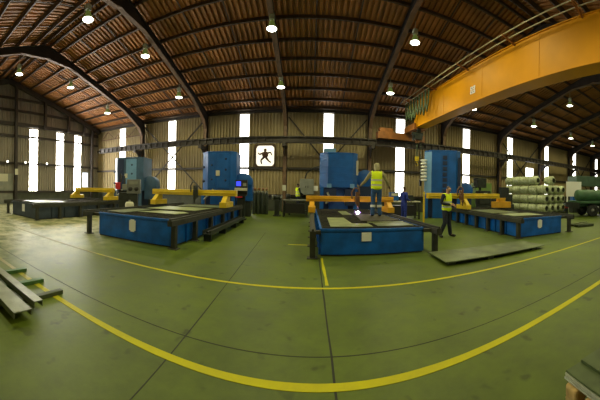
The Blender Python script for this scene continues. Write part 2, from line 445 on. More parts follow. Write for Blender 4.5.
# ------------------------------------------------------------------ high-bay lamps
def make_lamp():
    t = thing('high_bay_lamp', 'hanging lamp', 'ceiling lamp')
    MB().tube([(0,0,.62), (0,0,1.0)], .012, 6).build('suspension_rod', M['ballast'], t)
    mb = MB(); mb.box(-.11, .11, -.11, .11, .40, .64); mb.tube([(0,0,.34), (0,0,.42)], .05, 10)
    mb.build('ballast_housing', M['ballast'], t, .015)
    MB().lathe([(.045,.36), (.10,.34), (.13,.25), (.19,.08), (.235,.0), (.228,.0), (.18,.08), (.12,.25), (.09,.33), (.04,.35)], n=24).build('reflector', M['reflector'], t)
    MB().lathe([(0.0,-.035), (.10,-.03), (.18,-.012), (.222,.004), (.222,.012), (0.0,.012)], n=24).build('lens', M['lens'], t)
    return t
LIGHT_W = 52
def lamp_light(t):
    d = bpy.data.lights.new('lamp_light', 'AREA'); d.shape = 'DISK'; d.size = .4; d.energy = LIGHT_W; d.color = (1, .95, .48); d.spread = math.radians(165)
    o = bpy.data.objects.new('lamp_light', d); COL.objects.link(o); o.parent = t; o.location = (0, 0, -.05)
lp0 = make_lamp(); used = False
LAB = {
 (0,0): 'small lit lamp hanging above the blue-grey filter tower by the corner',
 (1,0): 'lit lamp hanging low by the back wall, above the two crossing wall braces',
 (2,0): 'lit lamp hanging low by the back wall, just above the emblem window',
 (3,0): 'lit lamp hanging low by the back wall, just left of the crane cables',
 (4,0): 'lit lamp peeping out beneath the orange crane girder',
 (5,0): 'lit lamp under the right roof, low over the wire coils',
 (6,0): 'small lit lamp low over the white board behind the coils',
 (7,0): 'tiny lit lamp at the far right edge, low by the back wall',
 (0,1): 'lit lamp between the end wall and the first dark rafter, above the bright strip windows',
 (1,1): 'lit lamp under the orange-brown roof between the first two dark rafters, second from the ridge',
 (2,1): 'large lit lamp hanging high in the middle of the roof, above the emblem window lamp',
 (3,1): 'large lit lamp high under the roof left of the crane conductor bars',
 (5,1): 'lit lamp high at the right, beneath the crane girder near the frame edge',
 (0,2): 'lit lamp at the far left edge, hanging past the apex of the first rafter',
 (1,2): 'biggest lit lamp, high at the left by the pale roof strip',
}
for ri, (y, zz) in enumerate(((15.2, 7.6), (11.4, 8.7), (7.3, 8.7), (3.0, 7.6))):
    for i, x in enumerate([-15.1, -8.5, -1.83, 4.72, 10.9, 17.5, 23.6, 28.6]):
        if ri in (0, 1, 2) and (i, ri) not in LAB and not (ri == 1 and i in (4,)):
            if not (ri == 2 and i in (2, 3, 4, 5)) and not (ri == 1 and i in (6, 7)): continue
        if ri == 3 and i > 5: continue
        t = lp0 if not used else copy_tree(lp0); used = True
        t.location = (x, y, zz); t['group'] = 'high-bay lamps under the roof'
        t['label'] = LAB.get((i, ri), 'lit lamp under the roof out of the frame')
        rod_o = [k for k in t.children if k.name.startswith('suspension')][0]
        top = roof(y) - .2 - zz
        rod_o.scale = (1, 1, 1); rod_o.data = rod_o.data.copy()
        for v in rod_o.data.vertices:
            if v.co.z > .8: v.co.z = top
        lamp_light(t)

# ------------------------------------------------------------------ cutting tables
def cutting_table(label, loc, rz, W, L, H, tank, offl, offr, rail_y0=-.1, nposts=6, pale=None):
    t = thing('cutting_table', label, 'cutting table', loc, rz, 'plasma cutting tables')
    mb = MB()
    mb.box(0, W, 0, L, .03, H-.05); mb.box(-.02, W+.02, -.02, .03, H-.09, H-.02); mb.box(-.02, .03, .03, L, H-.09, H-.02); mb.box(W-.03, W+.02, .03, L, H-.09, H-.02)
    n = int(L/.75)
    for i in range(n+1):
        y = .06 + i*(L-.12)/n
        mb.box(-.05, 0, y-.03, y+.03, .03, H-.1); mb.box(W, W+.05, y-.03, y+.03, .03, H-.1)
    mb.build('tank', tank, t, .008)
    MB().box(.01, W-.01, .01, L-.01, 0, .03).build('kick_plate', M['black'], t)
    mb = MB(); k = int(L/.11)
    for i in range(k):
        y = .06 + i*(L-.12)/(k-1); dz = random.uniform(-.012, .0); 
        mb.box(.04, W-.04, y-.008, y+.008, H-.05, H+dz)
    for i in range(7):
        x = .05 + i*(W-.1)/6; mb.box(x-.01, x+.01, .05, L-.05, H-.05, H-.015)
    mb.build('slat_grid', M['slat'], t)
    for side in (0, 1):
        x = -offl if side == 0 else W + offr
        mb = MB(); mb.box(x-.07, x+.07, rail_y0-.25, L+.2, H-.17, H-.02); mb.box(x-.025, x+.025, rail_y0-.25, L+.2, H-.02, H+.03)
        xa, xb = sorted((x, 0 if side == 0 else W))
        mb.box(xa, xb, rail_y0+.1, rail_y0+.22, H-.15, H-.06)
        r = mb.build('side_rail', M['rail'], t, .006)
        for i in range(nposts):
            y = rail_y0 + i*(L - .1 - rail_y0)/(nposts-1)
            MB().box(x-.065, x+.065, y-.065, y+.065, .0, H-.17).box(x-.13, x+.13, y-.12, y+.12, 0, .02).build('rail_post', M['rail'], r, .006)
    return t
T1 = cutting_table('dull navy cutting table in front of the bright strip windows of the end wall', (-13.3, 6.1, 0), 0, 2.7, 6.4, .76, M['navy'], .42, .2)
T2 = cutting_table('blue cutting table with a tall sheet of paper on its front, beside the navy one', (-6.26, 6.0, 0), 0, 2.74, 6.4, .78, M['blue'], .42, .14, rail_y0=-.08)
T3 = cutting_table('blue cutting table with a man standing on it and a purple spark', (.28, 6.38, 0), 0, 2.68, 6.6, .69, M['blue'], .20, .27, rail_y0=-.2)
T4 = cutting_table('blue cutting table in front of the stacked wire coils, pale posts down its side', (6.80, 6.52, 0), -.155, 2.13, 6.5, .73, M['blue'], .10, .45, rail_y0=-.05, nposts=7)
def paper(t, x, z, w, h, extra=True):
    mb = MB(); mb.box(x-w/2, x+w/2, -.026, -.021, z-h/2, z+h/2)
    if extra: mb.box(x-w*.3, x+w*.3, -.026, -.021, z-h/2-.035, z-h/2); mb.box(x-w*.3, x+w*.3, -.026, -.021, z+h/2, z+h/2+.03)
    mb.build('paper_notice', M['white'], t, label='white paper notice on the front panel')
paper(T1, 1.35, .46, .3, .38, False); paper(T2, 1.42, .47, .24, .30); paper(T3, 1.14, .47, .25, .22, False); paper(T4, .95, .46, .22, .26)
# longitudinal cable tray along T2's right side
t = thing('cable_tray', 'long low dark cable tray on the floor along the side of the blue table', 'cable tray', (-3.0, 7.2, 0), .03)
mb = MB(); mb.box(-.14, .14, 0, 4.6, .20, .23); mb.box(-.14, -.12, 0, 4.6, .23, .33); mb.box(.12, .14, 0, 4.6, .23, .33)
mb.build('tray', M['machine'], t)
for y in (.1, 1.6, 3.1, 4.5): MB().box(-.12, .12, y-.03, y+.03, 0, .2).build('foot', M['machine'], t)
MB().tube([(0, .05, .27), (0.02, 1.5, .27), (-.02, 3, .27), (0, 4.5, .27)], .035, 8).build('hose', M['black'], t)

# plates and offcuts lying on the slats (local to the tables' frames)
def on_table(T, x, y, z): return T.matrix_basis @ Vector((x, y, z))
def plate_on(T, poly, z, label, m='plate_pale', th=.012, group='plates on the cutting tables'):
    cx = sum(p[0] for p in poly)/len(poly); cy = sum(p[1] for p in poly)/len(poly)
    mb = MB().prism([(x-cx, y-cy) for x, y in poly], 'z', 0, th)
    T.matrix_basis = Matrix.Translation(T.location) @ Matrix.Rotation(T.rotation_euler.z, 4, 'Z')
    o = mb.build('steel_plate', M[m]); o.location = on_table(T, cx, cy, z); o.rotation_euler.z = T.rotation_euler.z
    return tag(o, label, 'steel plate', group)
Hs = .78
plate_on(T2, [(.9,.9),(2.3,.95),(2.5,1.5),(2.2,1.75),(1.3,1.7),(1.1,1.3)], Hs+.004, 'pale ragged offcut plate near the front of the blue table beside the navy one')
plate_on(T2, [(.3,2.2),(2.3,2.4),(2.4,3.9),(.4,3.8)], Hs+.004, 'wide pale plate halfway down the blue table beside the navy one')
plate_on(T2, [(.1,.25),(.85,.25),(.8,1.9),(.1,1.8)], Hs+.004, 'dull dark plate on the left front corner of the blue table beside the navy one', 'plate')
plate_on(T2, [(.5,4.25),(2.5,4.25),(2.5,5.5),(.5,5.5)], Hs+.004, 'dull plate at the back of the blue table beside the navy one', 'plate')
H3 = .69
plate_on(T3, [(.25,.15),(1.35,.15),(1.35,.75),(.9,.8),(.85,2.3),(.3,2.3)], H3+.003, 'pale L-shaped plate at the front left of the table with the spark')
plate_on(T3, [(1.5,.2),(2.5,.2),(2.5,.85),(1.5,.85)], H3+.003, 'dull square plate at the front right corner of the table with the spark', 'plate')
plate_on(T3, [(1.25,1.25),(2.45,1.2),(2.45,3.25),(1.4,3.3)], H3+.003, 'dark plate under the boots of the man on the table', 'slat', .03)
plate_on(T3, [(1.40,1.0),(2.5,.97),(2.5,1.10),(1.40,1.13)], H3+.003, 'narrow bright strip of plate in front of the man on the table', 'plate_pale')
plate_on(T3, [(.95,3.35),(1.3,3.35),(1.3,4.9),(.95,4.9)], H3+.003, 'pale strip of plate running back beneath the purple spark')
plate_on(T4, [(.2,.6),(1.6,.5),(1.7,1.7),(.25,1.8)], .733, 'pale plate on the table in front of the wire coils')
plate_on(T4, [(.15,2.1),(1.5,2.1),(1.5,4.4),(.15,4.4)], .733, 'dull dark plate farther back on the table in front of the wire coils', 'plate')
plate_on(T1, [(.3,.4),(2.3,.4),(2.3,2.0),(.3,2.0)], .763, 'pale plate on the navy table by the strip windows', 'plate')

# ------------------------------------------------------------------ gantries
def gantry(label, x0, x1, y, zb, railz, m, tors, carL=True, carR=True, rz=0, h=.24, w=.26, post=False):
    t = thing('cutting_gantry', label, 'gantry', (x0, y, 0), rz, 'gantries over the cutting tables')
    W = x1 - x0
    mb = MB().box(0, W, -w/2, w/2, zb-h/2, zb+h/2); mb.box(.05, W-.05, -w/2-.03, -w/2, zb-.03, zb+.03)
    mb.build('beam', M[m], t, .02)
    def car(x):
        mb = MB(); mb.box(x-.14, x+.14, -.5, .5, railz+.05, railz+.27)
        mb.box(x-.10, x+.10, -.16, .16, railz+.27, zb-h/2)
        mb.prism([(-.45, railz+.27), (-.16, railz+.27), (-.16, min(railz+.55, zb-h/2))], 'x', x-.1, x+.1)
        for yy in (-.36, .36): mb.lathe([(0,-.03),(.08,-.03),(.08,.03),(0,.03)], (x, yy, railz+.118), 'x', 12)
        mb.build('end_carriage', M[m], t, .015)
    if carL is not None and carL is not False: car(carL if not isinstance(carL, bool) else .15)
    if carR is not None and carR is not False: car(carR if not isinstance(carR, bool) else W-.15)
    for tx_, tall in tors:
        mb = MB(); mb.box(tx_-.08, tx_+.08, -w/2-.2, -w/2-.03, zb-.2, zb+.30); mb.box(tx_-.055, tx_+.055, -w/2-.28, -w/2-.2, zb-.3, zb+.12)
        c_ = mb.build('torch_carriage', M['brown'] if tall else M['machine'], t, .012)
        MB().tube([(tx_, -w/2-.24, zb-.3), (tx_, -w/2-.24, zb-.45), (tx_, -w/2-.24, railz+.22)], .03, 8, r2=.012).build('torch', M['black'], c_)
        pts = [(tx_+.1*math.sin(k/8*PI*1.2), -w/2-.16+.05*k/8, zb+.3+.32*math.sin(k/8*PI)) for k in range(9)]
        MB().tube([(tx_-.22, -w/2-.12, zb+.02), (tx_-.25, -w/2-.14, zb+.28), (tx_-.12, -w/2-.15, zb+.46), (tx_+.04, -w/2-.16, zb+.40), (tx_+.06, -w/2-.2, zb+.2)], .03, 8).build('hose', M['brown'] if tall else M['black'], c_)
    return t
gantry('yellow gantry over the navy table by the end wall', -13.75, -10.35, 11.0, 1.38, .76, 'yellow', [], carL=.05, carR=3.2, h=.26)
gantry('yellow gantry over the blue table beside the navy one', -6.98, -2.95, 10.2, 1.41, .78, 'yellow', [(2.3, False)], carL=.30, carR=3.60)
gantry('amber gantry behind the man on the table, its torch throwing a spark', -.16, 3.45, 10.5, 1.27, .69, 'amber', [(2.05, True)], carL=.24, carR=3.39, h=.22)
gantry('long yellow gantry behind the man with the bowed head', 5.35, 9.7, 11.1, 1.44, .73, 'yellow', [(1.75, True)], carL=2.05, carR=False, post=True, rz=-.02, h=.26)
t = thing('guide_post', 'thin yellow post on the floor at the left end of the long yellow gantry', 'post', (5.2, 11.12, 0))
MB().box(-.03, .03, -.04, .04, .02, 1.62).build('post', M['yellow'], t)
MB().box(-.12, .12, -.1, .1, 0, .02).build('foot', M['machine'], t)
# orange roller carriage at the right end of that gantry
t = thing('gantry_carriage', 'amber stepped carriage block at the back right of the table before the coils', 'gantry carriage', (10.1, 11.2, 0), -.2)
MB().box(-.55, .55, -.2, .2, .77, 1.12).box(-.25, .2, -.16, .16, 1.12, 1.34).build('body', M['amber'], t, .02)
MB().box(-.1, .45, -.12, .12, 1.34, 1.95).build('drive_box', M['machine'], t, .02)

# the arc
t = thing('plasma_arc', 'glowing purple-white cutting arc under the amber gantry torch', 'spark', (1.89, 10.5, 0))
sp = MB().lathe([(.0,-.06),(.035,-.045),(.05,0),(.035,.045),(0,.06)], (0, -.37, .755), n=12).build('arc_core', M['spark'], t)
mb = MB()
for k in range(14):
    an = k*2*PI/14; r = .09 + .06*(k % 3)/2
    mb.tube([(0, -.37, .74), (r*math.cos(an), -.37+r*math.sin(an), .75+.06*((k*5) % 4)/3)], .007, 4, r2=.002)
mb.build('spark_spray', M['glow'], t)
pl = bpy.data.lights.new('arc_light', 'POINT'); pl.energy = 14; pl.color = (.75, .55, 1); pl.shadow_soft_size = .05
po = bpy.data.objects.new('arc_light', pl); COL.objects.link(po); po.parent = t; po.location = (0, -.37, .9)

# ------------------------------------------------------------------ dust filter towers
def tower(label, x, y, W, D, zb, zt, body, rz=0, style=0):
    t = thing('filter_tower', label, 'dust filter tower', (x, y, 0), rz, 'filter towers along the back')
    ch = .42
    poly = [(-W/2, -D/2+ch), (-W/2+ch, -D/2), (W/2-ch*.7, -D/2), (W/2, -D/2+ch*.8), (W/2, D/2), (-W/2, D/2)]
    mb = MB().prism(poly, 'z', zb, zt)
    ins = [(px*.97, py*.97) for px, py in poly]; mb.prism([(px*1.015, py*1.015) for px, py in poly], 'z', zt-.06, zt+.02)
    if style == 2:
        for k in range(1, 5):
            z = zb + k*(zt-zb)/5; mb.prism([(px*1.008, py*1.008) for px, py in poly], 'z', z-.015, z+.015)
    mb.build('housing', body, t, .015)
    # lower stand
    mb = MB()
    for sx_ in (-1, 1):
        for sy in (-1, 1):
            mb.box(sx_*(W/2-.12)-.09, sx_*(W/2-.12)+.09, sy*(D/2-.14)-.09, sy*(D/2-.14)+.09, 0, zb)
    mb.box(-W/2+.5, W/2-.5, -D/2+.3, D/2-.1, 0, zb)
    mb.build('stand', body, t, .01)
    mb = MB(); mb.box(-W/2+.2, W/2-.2, -D/2+.45, D/2-.05, .05, zb-.01); mb.build('collecting_bin', M['tower_dark'], t)
    yf = -D/2
    def covers(xs, zs, r=.07):
        for cx in xs:
            for cz in zs:
                mb = MB().lathe([(0,-.05),(r*.6,-.05),(r,-.03),(r,0)], (cx, yf, cz), 'y', 14)
                mb.build('filter_cover', M['tower_dark'], t)
    mid = (zb+zt)/2
    if style == 0:      # two door panels with covers
        MB().box(-W/2+.5, -.18, yf-.03, yf, zb+.1, zt-.12).build('access_panel', M['tower_dark'] if body is M['tower_grey'] else body, t, .01)
        MB().box(.0, W/2-.36, yf-.035, yf, zb+.1, zt-.12).build('access_panel', M['tower_light'] if body is M['tower_grey'] else body, t, .01)
        covers([.45], [zb+.55, zb+1.15, zb+1.75], .075); covers([-.35], [zb+.6, zb+1.4], .06)
        mb = MB()
        for cz in (zb+.5, zb+1.3): MB().lathe([(0,-.05),(.08,-.05),(.08,0)], (-W/2+.12, yf+.18, cz), 'y', 12).build('hinge_knob', M['tower_dark'], t)
        MB().box(-.1, .12, yf-.07, yf, mid-.28, mid+.02).build('control_box', M['cream'], t, .01)
        f = MB().lathe([(0,-.3),(.55,-.3),(.55,.3),(0,.3)], (W/2+.35, .0, zb+.45), 'y', 24)
        f.box(W/2-.02, W/2+.9, -.3, .3, zb-.6, zb+.35); f.build('fan_housing', body, t, .01)
        MB().box(W/2+.25, W/2+.8, -.25, .25, 0, zb-.6).build('fan_stand', M['machine'], t)
        MB().tube([(-.25, yf-.06, zb+.05), (-.3, yf-.16, zb-.1), (-.55, yf-.2, zb-.35), (-.75, yf-.1, zb-.55)], .05, 8).build('hose', M['grey'], t)
    elif style == 2:
        MB().box(-W/2+.18, -.2, -D/2+.02, -D/2+.5, zt+.02, zt+.22).build('inlet_box', M['tower_light'], t, .01, label='pale blue inlet box on top')
        for cx in (-W/2+.5, W/2-.32): MB().box(cx-.12, cx+.12, yf-.06, yf-.0, zb-.02, zb+.2).build('gauge_plate', M['tower_light'], t, .01)
        MB().box(W/2-.13, W/2+.04, yf+.25, yf+.55, zb+.7, zb+1.5).build('control_box', M['cream'], t, .01)
        MB().box(-W/2+.25, -.15, yf-.02, yf+.2, zb-.75, zb-.06).build('recess_shade', M['tower_dark'], t)  # solid dark boxes in place of the shaded openings under the housing
        MB().box(.32, W/2-.15, yf-.02, yf+.2, zb-.95, zb-.06).build('recess_shade', M['tower_dark'], t)
        MB().tube([(-W/2+.35, yf-.05, .9), (-W/2+.55, yf-.1, 1.2), (-W/2+.4, yf-.05, 1.5)], .06, 8).build('hose', M['grey'], t)
        MB().lathe([(0,-.25),(.5,-.25),(.5,.25),(0,.25)], (W/2+.55, .2, zb+.55), 'y', 24).build('fan_housing', body, t, .01)
        MB().box(W/2+.1, W/2+1.0, -.1, .5, 0, zb+.1).build('fan_stand', M['tower_dark'], t)
    else:
        MB().box(-W/2+ch+.02, -.12, yf-.025, yf, zb+.05, zt-.1).build('access_panel', body, t, .01)
        MB().box(.35, W/2-.32, yf-.025, yf, zb+.05, zt-.1).build('access_panel', body, t, .01)
        MB().prism([(-W/2-.012, -D/2+ch-.02), (-W/2+ch-.02, -D/2-.012), (-W/2+ch-.01, -D/2), (-W/2, -D/2+ch-.01)], 'z', zb+.05, zt-.08).build('chamfer_panel', M['tower_light'], t, label='pale blue corner panel')
        for k in range(7): MB().box(-.02, .24, yf-.04, yf, zb+.16+.34*k, zb+.40+.34*k).build('filter_cover', M['tower_dark'], t, .01)
        mb = MB()
        for k in range(7): mb.lathe([(.12,-.07),(.2,-.05),(.2,.05),(.12,.07)], (-W/2-.05, -D/2+.35, zb+.95+.2*k), 'z', 14)
        mb.build('flexible_duct', M['white'], t, label='white ribbed flexible duct on the left edge')
        MB().box(W/2-.16, W/2+.0, yf+.05, yf+.12, zb+.3, zt-.4).build('ladder_rail', M['tower_dark'], t)
        MB().box(W/2-.1, W/2+.1, yf+.2, yf+.5, zb+.55, zb+.95).build('control_box', M['cream'], t, .01)
        MB().lathe([(0,-.3),(.5,-.3),(.5,.3),(0,.3)], (W/2+.42, .1, zb+.35), 'y', 24).build('fan_housing', body, t, .01)
        MB().box(W/2+.05, W/2+.85, -.15, .35, 0, zb-.1).build('fan_stand', M['tower_dark'], t)
    return t
tower('grey-blue filter tower behind the navy table, in the lit corner', -11.9, 14.6, 2.3, 1.8, 1.35, 3.62, M['tower_grey'], .2, 0)
tower('blue filter tower with four dark knobs, left of the emblem window', -5.2, 14.6, 2.0, 1.8, 1.5, 3.66, M['tower'], .12, 0)
tower('broad blue filter tower with horizontal seams, behind the spark and standing man', 1.55, 14.7, 2.05, 1.8, 1.76, 3.62, M['tower'], -.02, 2)
tower('tall blue filter tower with a pale corner panel and white ribbed edge', 8.1, 14.7, 2.2, 1.9, 1.4, 4.15, M['tower'], -.42, 4)

# ------------------------------------------------------------------ overhead crane
cr = thing('overhead_crane', 'orange-yellow overhead travelling crane girder spanning the hall', 'crane', (8.03, 0, 0), .058)
mb = MB()
mb.prism([(-.9, 5.90), (15.8, 5.90), (16.3, 6.1), (16.3, 7.3), (15.8, 7.60), (-.9, 7.60)], 'x', -.32, .32)
mb.box(-.38, .38, -.9, 15.8, 5.87, 5.91); mb.box(-.38, .38, -.9, 15.8, 7.58, 7.62)
for y in (3.0, 6.2, 9.4, 12.6, 15.8): mb.box(-.335, .335, y-.012, y+.012, 5.9, 7.55)
mb.build('girder', M['crane'], cr, .012)
mb = MB().box(-2.45, 1.2, 17.55, 18.05, 5.285, 5.78); mb.box(-.45, .45, 16.0, 17.7, 5.78, 6.2)
for x in (-2.1, -.6, .9): mb.lathe([(0,-.08),(.17,-.08),(.17,.08),(0,.08)], (x, 17.8, 5.46), 'y', 16)
mb.box(-2.3, -1.3, 17.6, 18.0, 5.78, 6.05)
mb.build('end_truck', M['orange'], cr, .02, label='rusty orange end truck on the runway beam')
mb = MB().box(-1.5, 1.5, .15, .65, 5.285, 5.78); mb.box(-.4, .4, .2, .6, 5.78, 5.9)
mb.build('end_truck', M['orange'], cr, .02)
for dx, dz in ((-.98, 7.72), (-.72, 7.66)):
    MB().tube([(dx, -.8, dz), (dx, 8, dz-.02), (dx, 16.9, dz)], .022, 6).build('conductor_bar', M['conduit'], cr)
for y in (4.4, 7.4, 10.4, 13.4, 16.2):
    MB().bar((-.3, y, 7.54), (-1.05, y, 7.63), .06, .06).build('support_arm', M['orange'], cr)
mb = MB()
for r_ in range(2):
    for c_ in range(2):
        y0 = 9.86 + .19*c_; z0 = 6.30 + .19*r_
        mb.box(-.345, -.338, y0, y0+.16, z0, z0+.16)
lg = mb.build('makers_plate', M['white'], cr, label='white four-square emblem on the girder')
for r_ in range(2):
    for c_ in range(2):
        y0 = 9.86 + .19*c_; z0 = 6.30 + .19*r_
        MB().box(-.350, -.345, y0+.07, y0+.09, z0+.02, z0+.14).box(-.350, -.345, y0+.03, y0+.13, z0+.07, z0+.09).build('emblem_stroke', M['orange'], lg)
mb = MB().box(-.25, .25, -.3, .3, 5.1, 5.45); mb.lathe([(0,-.32),(.2,-.32),(.2,.32),(0,.32)], (0, 0, 5.42), 'x', 18); mb.box(-.4, .4, -.08, .08, 5.45, 5.6)
mb.box(-.05,.2,-.15,.15,5.6,5.868)
hoist = thing('hoist', 'chain hoist with orange sheave and yellow hook hanging at the crane girder end', 'hoist', (6.95, 16.1, 0))
mb.build('trolley', M['machine'], hoist, .01)
# hook block, rope and pendant
MB().tube([(0,0,4.9), (0,0,5.12)], .14, 14).build('hook_sheave', M['orange'], hoist)
MB().tube([(-.03,0,3.95), (-.03,0,4.95)], .014, 6).tube([(.04,0,3.95), (.04,0,4.95)], .014, 6).build('hoist_rope', M['cable'], hoist)
hb = MB(); hb.box(-.12, .12, -.09, .09, 3.68, 3.98)
hb.tube([(0,0,3.7), (0,0,3.58), (.09,0,3.5), (.09,0,3.4), (0,0,3.34), (-.08,0,3.4)], .035, 8)
hb.build('hook_block', M['yellow'], hoist, .01)
MB().tube([(.33,.1,2.3), (.33,.1,5.2)], .018, 6).build('pendant_cable', M['cable'], hoist)
MB().box(.26, .40, .05, .15, 2.0, 2.45).build('pendant_control', M['black'], hoist, .01)
for k in range(8):
    y0 = 13.6 + .40*k; dep = 1.25 + .12*math.sin(k*1.7)
    pts = [(-.72, y0, 7.6), (-.72, y0+.05, 7.6-dep*.6), (-.72, y0+.2, 7.6-dep), (-.72, y0+.35, 7.6-dep*.6), (-.72, y0+.40, 7.6)]
    MB().tube(pts, .055, 8).build('festoon_cable', M['cable'], cr)
MB().box(-.55, -.33, 16.2, 16.6, 7.2, 7.5).build('junction_box', M['yellow'], cr, .01)

# ------------------------------------------------------------------ backlit emblem window in the back wall
t = thing('emblem_window', 'square backlit window with a splayed brown figure emblem on the back wall', 'window sign', (-3.40, YB-.03, 4.09))
MB().box(-.70, .70, .03, .05, -.78, .78).build('backlit_sheet', mat('backlit_emblem_sheet', (.85, .8, .65), .5, 0, emit=(1, .93, .74), strength=1.15), t)
mb = MB(); mb.box(-.76, .76, -.04, .05, -.86, -.76); mb.box(-.76, .76, -.04, .05, .76, .86); mb.box(-.78, -.68, -.04, .05, -.76, .76); mb.box(.68, .78, -.04, .05, -.76, .76)
mb.build('frame', M['frame_brown'], t)
# corners masked with brown film so that a rounded bright field remains
mb = MB()
for sx_ in (-1, 1):
    for sz in (-1, 1):
        arc = [(sx_*.68, sz*.76)] + [(sx_*(.68 - .24*(1-math.cos(a_))), sz*(.76 - .30*(1-math.sin(a_)))) for a_ in [i*PI/2/8 for i in range(9)]]
        mb.prism(arc, 'y', .012, .022)
mb.build('corner_film', M['emblem'], t)
def limb(mb, pts, w0, w1):
    for i in range(len(pts)-1):
        (x0, z0), (x1, z1) = pts[i], pts[i+1]; dx, dz = x1-x0, z1-z0; l = math.hypot(dx, dz); ux, uz = -dz/l, dx/l
        a_ = w0 + (w1-w0)*i/(len(pts)-1); b_ = w0 + (w1-w0)*(i+1)/(len(pts)-1)
        mb.prism([(x0-ux*a_, z0-uz*a_), (x1-ux*b_, z1-uz*b_), (x1+ux*b_, z1+uz*b_), (x0+ux*a_, z0+uz*a_)], 'y', .014, .026)
mb = MB()
mb.prism([(-.14,-.12),(.1,-.16),(.2,.05),(.12,.25),(-.08,.28),(-.2,.1)], 'y', .012, .028)
mb.prism([(.09*math.cos(a_)-.0, .36+.1*math.sin(a_)) for a_ in [i*2*PI/10 for i in range(10)]], 'y', .012, .028)
limb(mb, [(-.12,.18),(-.34,.08),(-.44,.2)], .06, .03); limb(mb, [(.12,.16),(.32,.22),(.42,.02)], .06, .03)
limb(mb, [(-.08,-.1),(-.26,-.28),(-.2,-.52)], .07, .035); limb(mb, [(.06,-.12),(.2,-.3),(.36,-.42)], .07, .035)
mb.v = [(x*1.25, y, z*1.2) for x, y, z in mb.v]
mb.build('figure_emblem', M['emblem'], t)

# ------------------------------------------------------------------ people
def skin_mesh(name, pts, edges, radii, roots, m, parent, sub=2):
    me = bpy.data.meshes.new(name + '_rig'); me.from_pydata([tuple(p) for p in pts], edges, [])
    o = bpy.data.objects.new(name, me); COL.objects.link(o)
    o.modifiers.new('skin', 'SKIN').use_smooth_shade = True
    sv = me.skin_vertices[0].data
    for i, r in enumerate(radii):
        sv[i].radius = r if isinstance(r, tuple) else (r, r); sv[i].use_root = i in roots
    s = o.modifiers.new('sub', 'SUBSURF'); s.levels = sub; s.render_levels = sub
    dg = bpy.context.evaluated_depsgraph_get(); dg.update()
    nm = bpy.data.meshes.new_from_object(o.evaluated_get(dg)); nm.name = name
    o.modifiers.clear(); o.data = nm; bpy.data.meshes.remove(me)
    nm.materials.clear(); nm.materials.append(m)
    nm.polygons.foreach_set('use_smooth', [True]*len(nm.polygons))
    o.parent = parent
    return o

class Rig:
    def __init__(s): s.p = []; s.e = []; s.r = []; s.roots = []
    def chain(s, pts, rad, start=None):
        prev = start; ids = []
        for p, r in zip(pts, rad):
            s.p.append(Vector(p)); s.r.append(r); i = len(s.p)-1; ids.append(i)
            if prev is None: s.roots.append(i)
            else: s.e.append((prev, i))
            prev = i
        return ids
    def make(s, name, m, parent, sub=2): return skin_mesh(name, s.p, s.e, s.r, s.roots, m, parent, sub)

